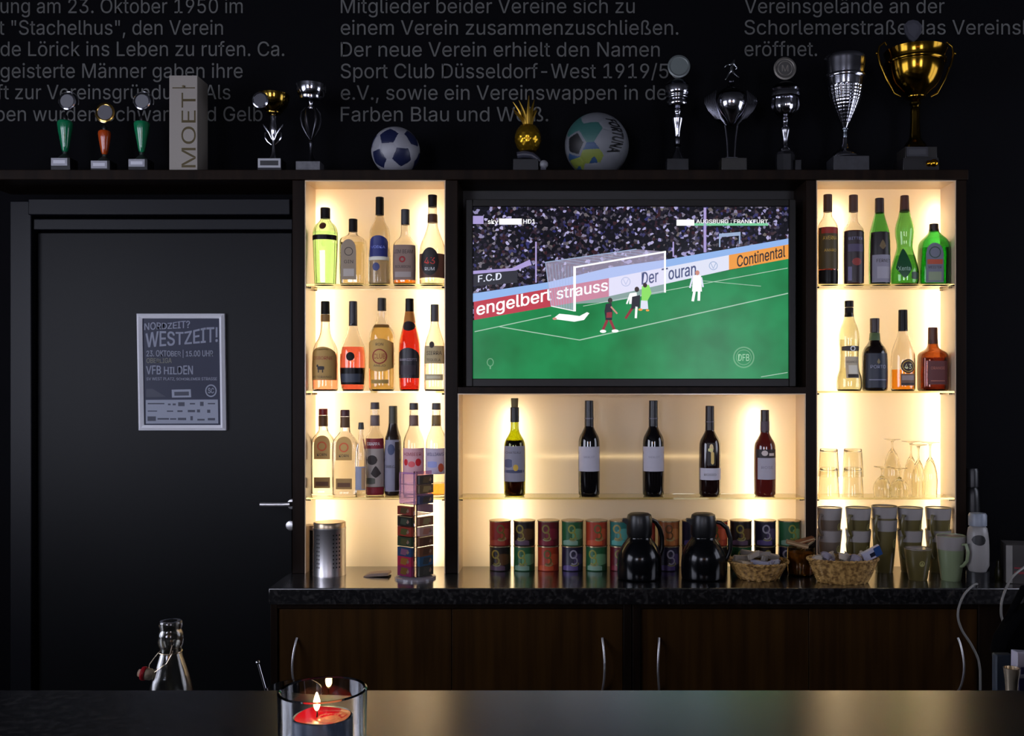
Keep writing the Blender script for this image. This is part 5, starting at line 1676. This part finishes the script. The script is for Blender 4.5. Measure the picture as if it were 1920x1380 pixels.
flask(1833, 962, 2.87, 20.5, ('#8f8c8a', '#7d8490', '#1c1c1e'), 'pale thermos flask with dark oval emblem at right end of worktop')
flask(1822, 878, 3.05, 15, ('#121214', '#161618', '#0c0c0e'), 'tall dark grey bottle behind the pale thermos flask', 'dark_bottle', False)
Yg = 2.86
r = thing('carton', 'grey carton with red stripes at the far right of worktop', 'carton', (px_(1925, Yg), Yg, ZW), rz=radians(-14))
MB().box(-.062, .09, -.03, .06, 0, .115).build('box', mat('#3a3634', .6), r, bevel=.001)
st = MB()
st.box(-.04, .09, -.0306, -.0301, .03, .036).box(-.04, .09, -.0306, -.0301, .045, .049)
st.build('stripe', mat('#8a2630', .5), r)
MB().box(-.0625, -.045, -.0312, -.0302, .002, .113).build('edge_panel', mat('#85827e', .6), r)
o = MB().lathe(chaikin([(0, 0), (.012, 0), (.012, .03), (.006, .042), (.006, .06), (0, .06)], 1), 20).build('spice_bottle', mat('#2c2c14', .3), loc=(px_(1872, 2.9), 2.9, ZW))
tag(o, 'tiny dark olive bottle between pale thermos and carton', 'bottle')


def cable(name, pts, rad, mt, label):
    ps_ = [Vector(p) for p in pts]
    q = []
    for i in range(len(ps_) - 1):
        p0, p1, p2, p3 = ps_[max(i - 1, 0)], ps_[i], ps_[i + 1], ps_[min(i + 2, len(ps_) - 1)]
        for k in range(8):
            t = k / 8
            q.append(.5 * ((2 * p1) + (p2 - p0) * t + (2 * p0 - 5 * p1 + 4 * p2 - p3) * t * t + (3 * p1 - p0 - 3 * p2 + p3) * t ** 3))
    q.append(ps_[-1])
    tag(MB().tube(q, rad, 8).build(name, mt), label, 'cable')


CBL = mat('#8a8884', .4)
e = Vector((0, 0, .004))
ya, yb = 2.83, 2.74
cable('power_cable', [at(1832, 1097, 2.82) + Vector((0, 0, .003)), at(1822, 1100, 2.775) + Vector((0, -.006, .004)), at(1806, 1118, 2.745), at(1796, 1150, 2.735), at(1803, 1180, 2.735), at(1823, 1212, 2.735), at(1836, 1245, 2.735), at(1838, 1300, 2.735), at(1838, 1500, 2.735)], .0034, CBL, 'white cable hanging over worktop edge below the pale thermos')
cable('power_cable', [at(1945, 1050, 2.74), at(1920, 1064, 2.72), at(1896, 1085, 2.7), at(1880, 1120, 2.69), at(1877, 1150, 2.69), at(1882, 1180, 2.69), at(1890, 1300, 2.69)], .0034, CBL, 'white cable looping down in front of the carton at right edge')

# ================================================================== FRONT BAR
ZB = 1.245
YBE = (EYE - ZB) * F / (1292 - CY)
bc = thing('bar_counter', 'dark polished bar counter along the bottom of the picture', 'bar', (0, YBE, 0))
T = Matrix.Translation((0, -YBE, 0))
MB().box(-2.3, 1.95, .42, YBE, ZB - .04, ZB).move(T).build('bar_top', granite_mat(.25, 1.85, .7), bc, bevel=.004)
MB().box(-2.2, 1.9, .6, .72, 0, ZB - .0405).move(T).build('bar_front', WENGE, bc)
ub = thing('under_bar', 'inner work counter hidden behind the bar top', 'counter', (0, 1.16, 0))
MB().box(-2.2, 1.7, -.28, .30, .91, .95).build('work_surface', mat('#3a3a3c', .4), ub)
MB().box(-2.2, 1.7, -.27, .27, 0, .9095).build('cabinet_body', WENGE, ub)
ZU = .95

# candle
Yn = .64
cg = thing('candle_glass', 'clear candle glass with lit red candle on the bar', 'candle holder', (px_(605, Yn), Yn, ZB))
RG = 82 / F * Yn
HG = EYE - (1291 - CY) / F * Yn - ZB
MB().lathe([(0, 0), (RG * .93, 0), (RG * .96, .002), (RG, HG - .001), (RG - .0012, HG), (RG - .0024, HG - .001), (RG - .0034, .012), (RG * .6, .0105), (0, .0105)], 72).build('glass', mat('#f4f6fa', 0., trans=1, ior=1.46), cg)
zc = EYE - (1336 - CY) / F * Yn - ZB
RW = 55 / F * Yn
cd = thing('candle', 'lit red wax candle in dark cup inside the clear glass', 'candle', (px_(605, Yn), Yn, ZB + .0125))
zt = zc - .0125
MB().lathe([(0, 0), (RW, 0), (RW, zt - .0018), (RW - .0006, zt - .0013), (RW - .0011, zt - .0022), (RW - .0011, zt - .006), (0, zt - .006)], 56).build('cup', mat('#4a5768', .35), cd)
wx = MB()
ringsn = 16
vs, fs = [], []
SG = 64
rad = [0, .08, .16, .26, .36, .46, .56, .66, .76, .86, .93, .99]
for q in rad:
    for k in range(SG):
        a = 2 * pi * k / SG
        x, y = q * cos(a), q * sin(a)
        d = sqrt((x - .25) ** 2 + (y + .05) ** 2)
        z = zt - .0022 + .0008 * (q ** 4) + .0005 * sin(d * 22) * (1 if d < .7 else 0) + .0006 * sin(3 * a + 1) * q
        vs.append((x * (RW - .0013), y * (RW - .0013), z))
wxm = []
for j in range(len(rad) - 1):
    for k in range(SG):
        f = (j * SG + k, j * SG + (k + 1) % SG, (j + 1) * SG + (k + 1) % SG, (j + 1) * SG + k)
        fs.append(f)
        c = sum((Vector(vs[i]) for i in f), Vector()) / 4 / RW
        d = sqrt((c.x - .28) ** 2 + (c.y + .12) ** 2)
        pool = (d < .48 and c.x > -.12 and not (.30 < d < .38 and c.y > -.1)) or (c.x > .45 and d > .5)
        wxm.append(1 if pool else 0)
for f, m_ in zip(fs, wxm):
    pass
o_ = len(wx.v); wx.v += vs; wx.f += [list(f) for f in fs]; wx.m += wxm
RWX = mat('#a80a22', .3, coat=.3)
wo = wx.build('wax', [RWX, mat('#d98a72', .15, coat=.4)], cd, sharp=80)
xw = -11 / F * Yn
MB().tube([(xw, 0, zt - .004), (xw + .0003, 0, zt + .0005), (xw - .0002, 0, zt + .0028)], .0005, 8).build('wick', mat('#1a1210', .8), cd)
fl_ = [(0, 0), (.0013, .0007), (.0022, .0032), (.0023, .0052), (.0015, .0085), (.0006, .0112), (0, .0122)]
MB().lathe(chaikin(fl_, 2), 20, (xw, 0, zt + .0015)).build('flame', mat('#000000', .5, emit='#ffd890', es=110), cd)

# swing top bottle behind the bar
Yo = 1.15
so = Yo / F
cxb = 320
r = thing('swing_top_bottle', 'clear swing top bottle with red sealed stopper behind the bar', 'bottle', (px_(cxb, Yo), Yo, ZU))
zz = lambda y: EYE - (y - CY) / F * Yo - ZU
pr = [(0, 0), (.029, 0), (.0315, .004), (.0315, zz(1375)), (.0292, zz(1330)), (38.5 * so, zz(1292)), (33 * so, zz(1268)), (24 * so, zz(1240)), (19 * so, zz(1222)), (18.5 * so, zz(1214)), (22.5 * so, zz(1206)), (22 * so, zz(1188)), (18.5 * so, zz(1180)), (20.5 * so, zz(1172)), (20 * so, zz(1166)), (19 * so, zz(1164))]
outer = [(0, 0)] + chaikin(pr[1:], 1)
MB().lathe(shell(outer, .0033, .008), 48).build('glass_body', mat('#f4f4ee', .1, trans=1, ior=1.5), r)
wr = MB()
C3 = lambda x, y, dy=0.: ((x - cxb) * so, dy * .66, zz(y))
wr.tube([(19.8 * so * cos(a), 19.8 * so * sin(a), zz(1221) + .0007 * sin(a)) for a in [2 * pi * k / 32 for k in range(32)]], 0.0008, 8, closed=True)
wr.tube([C3(331, 1215, -.017), C3(330, 1222, -.018), C3(322, 1238, -.022), C3(300, 1254, -.020), C3(290, 1258, -.012)], 0.0008, 8)
wr.tube([C3(300, 1222, -.004), C3(292, 1232, -.006), C3(284, 1244, -.008), C3(284, 1252, -.010)], 0.0008, 8)
wr.tube([C3(331, 1205, -.018), C3(327, 1222, -.019)], 0.0008, 8)
wr.build('wire_bail', mat('#b8a890', .25, 1), r)
stp = MB()
M = Matrix.Translation(C3(281, 1260, -.012)) @ Matrix.Rotation(radians(-82), 4, 'Y') @ Matrix.Scale(.66, 4)
stp.lathe([(0, -.012), (.007, -.012), (.0105, -.007), (.0105, .001), (.008, .002), (0, .002)], 24, m=0)
stp.lathe([(0, .002), (.0118, .002), (.0128, .005), (.0118, .009), (0, .009)], 24, m=1)
stp.lathe([(0, .009), (.007, .009), (.0065, .015), (0, .0165)], 24, m=0)
stp.move(M).build('stopper', [mat('#d8c8ac', .3), mat('#c01828', .45)], r)

# tumbler with a bar spoon behind the bar
Yu = 1.10
r = thing('water_glass', 'clear glass behind the bar, rim showing beside candle glass', 'glass', (px_(552, Yu), Yu, ZU))
HU = EYE - (1289 - CY) / F * Yu - ZU
RU = .0318
MB().lathe([(0, 0), (RU * .8, 0), (RU * .82, .003), (RU, HU), (RU - .0016, HU), (RU * .8 - .0016, .008), (0, .008)], 48).build('glass_body', CLEAR, r)
bs = MB()
bs.tube([at(500, 1300, Yu), at(492, 1272, Yu), at(484, 1244, Yu)], .0012, 10)
bs.tube([at(500, 1300, Yu), at(525, 1390, Yu) + Vector((.004, 0, 0))], .0012, 10)
bs.sphere(at(483.5, 1242, Yu), .0023)
lo_ = at(525, 1390, Yu)
bo = bs.move(Matrix.Translation(-lo_)).build('bar_spoon', CHROME, loc=lo_)
tag(bo, 'thin steel bar spoon leaning out of glass behind the bar', 'spoon')

# black bag, blue box, white packet and small jar behind the bar, right edge
Yx = 1.30
q = lambda x, y: ((x - 1920) / F * Yx, EYE - (y - CY) / F * Yx - ZU)
r = thing('black_bag', 'slumped black bag behind the bar at the right edge', 'bag', (px_(1920, Yx), Yx, ZU))
pts = [q(1868, 1310), q(1870, 1240), q(1864, 1225), q(1872, 1195), q(1886, 1172), q(1900, 1152), q(1920, 1138), q(1960, 1120), q(2010, 1130), q(2040, 1180), q(2050, 1310)]
pts = [(pts[0][0], 0)] + pts[1:-1] + [(pts[-1][0], 0)]
MB().prism(pts, -.012, .022).build('bag_body', mat('#030304', .9, spec=.05, bump=1., bscale=12), r, bevel=.008)
MB().tube([(q(1890, 1172)[0], .008, q(1890, 1172)[1]), (q(1925, 1100)[0], .008, q(1925, 1105)[1]), (q(1980, 1090)[0], .008, q(1980, 1095)[1]), (q(2020, 1150)[0], .008, q(2020, 1150)[1])], .005, 10).build('strap', mat('#030304', .9, spec=.05), r)
xa, xb = px_(1868, 1.25), px_(1900, 1.25)
o = MB().box(0, xb - xa, 0, .014, 0, pz(1228, 1.25) - ZU).build('blue_box', mat('#2a333f', .6), loc=(xa, 1.25, ZU), bevel=.002)
tag(o, 'slate blue box in front of black bag behind the bar', 'box')
ok = thing('paper_packet', 'white printed packet at right edge behind the bar', 'packet', (px_(1925, 1.2), 1.2, ZU), rz=radians(8))
hp = pz(1222, 1.2) - ZU
MB().prism([(-.0145, 0), (.04, 0), (.04, hp - .005), (-.0125, hp)], 0, .014).build('packet_body', mat('#a9a6b4', .5), ok, bevel=.001)
MB().box(-.008, .0, -.0006, 0, hp - .028, hp - .019).box(-.0105, .02, -.0006, 0, hp - .05, hp - .033).build('print', mat('#34305c', .5), ok)
rj = thing('metal_cup', 'small shiny cup of light beige in front of packet, behind bar', 'cup', (px_(1897, 1.15), 1.15, ZU))
hj = pz(1252, 1.15) - ZU
MB().lathe(shell([(0, 0), (.007, 0), (.007, hj - .026), (.0078, hj - .015), (.0098, hj)], .0012, .004), 28).build('cup_body', mat('#c8b8a0', .2, .7), rj)
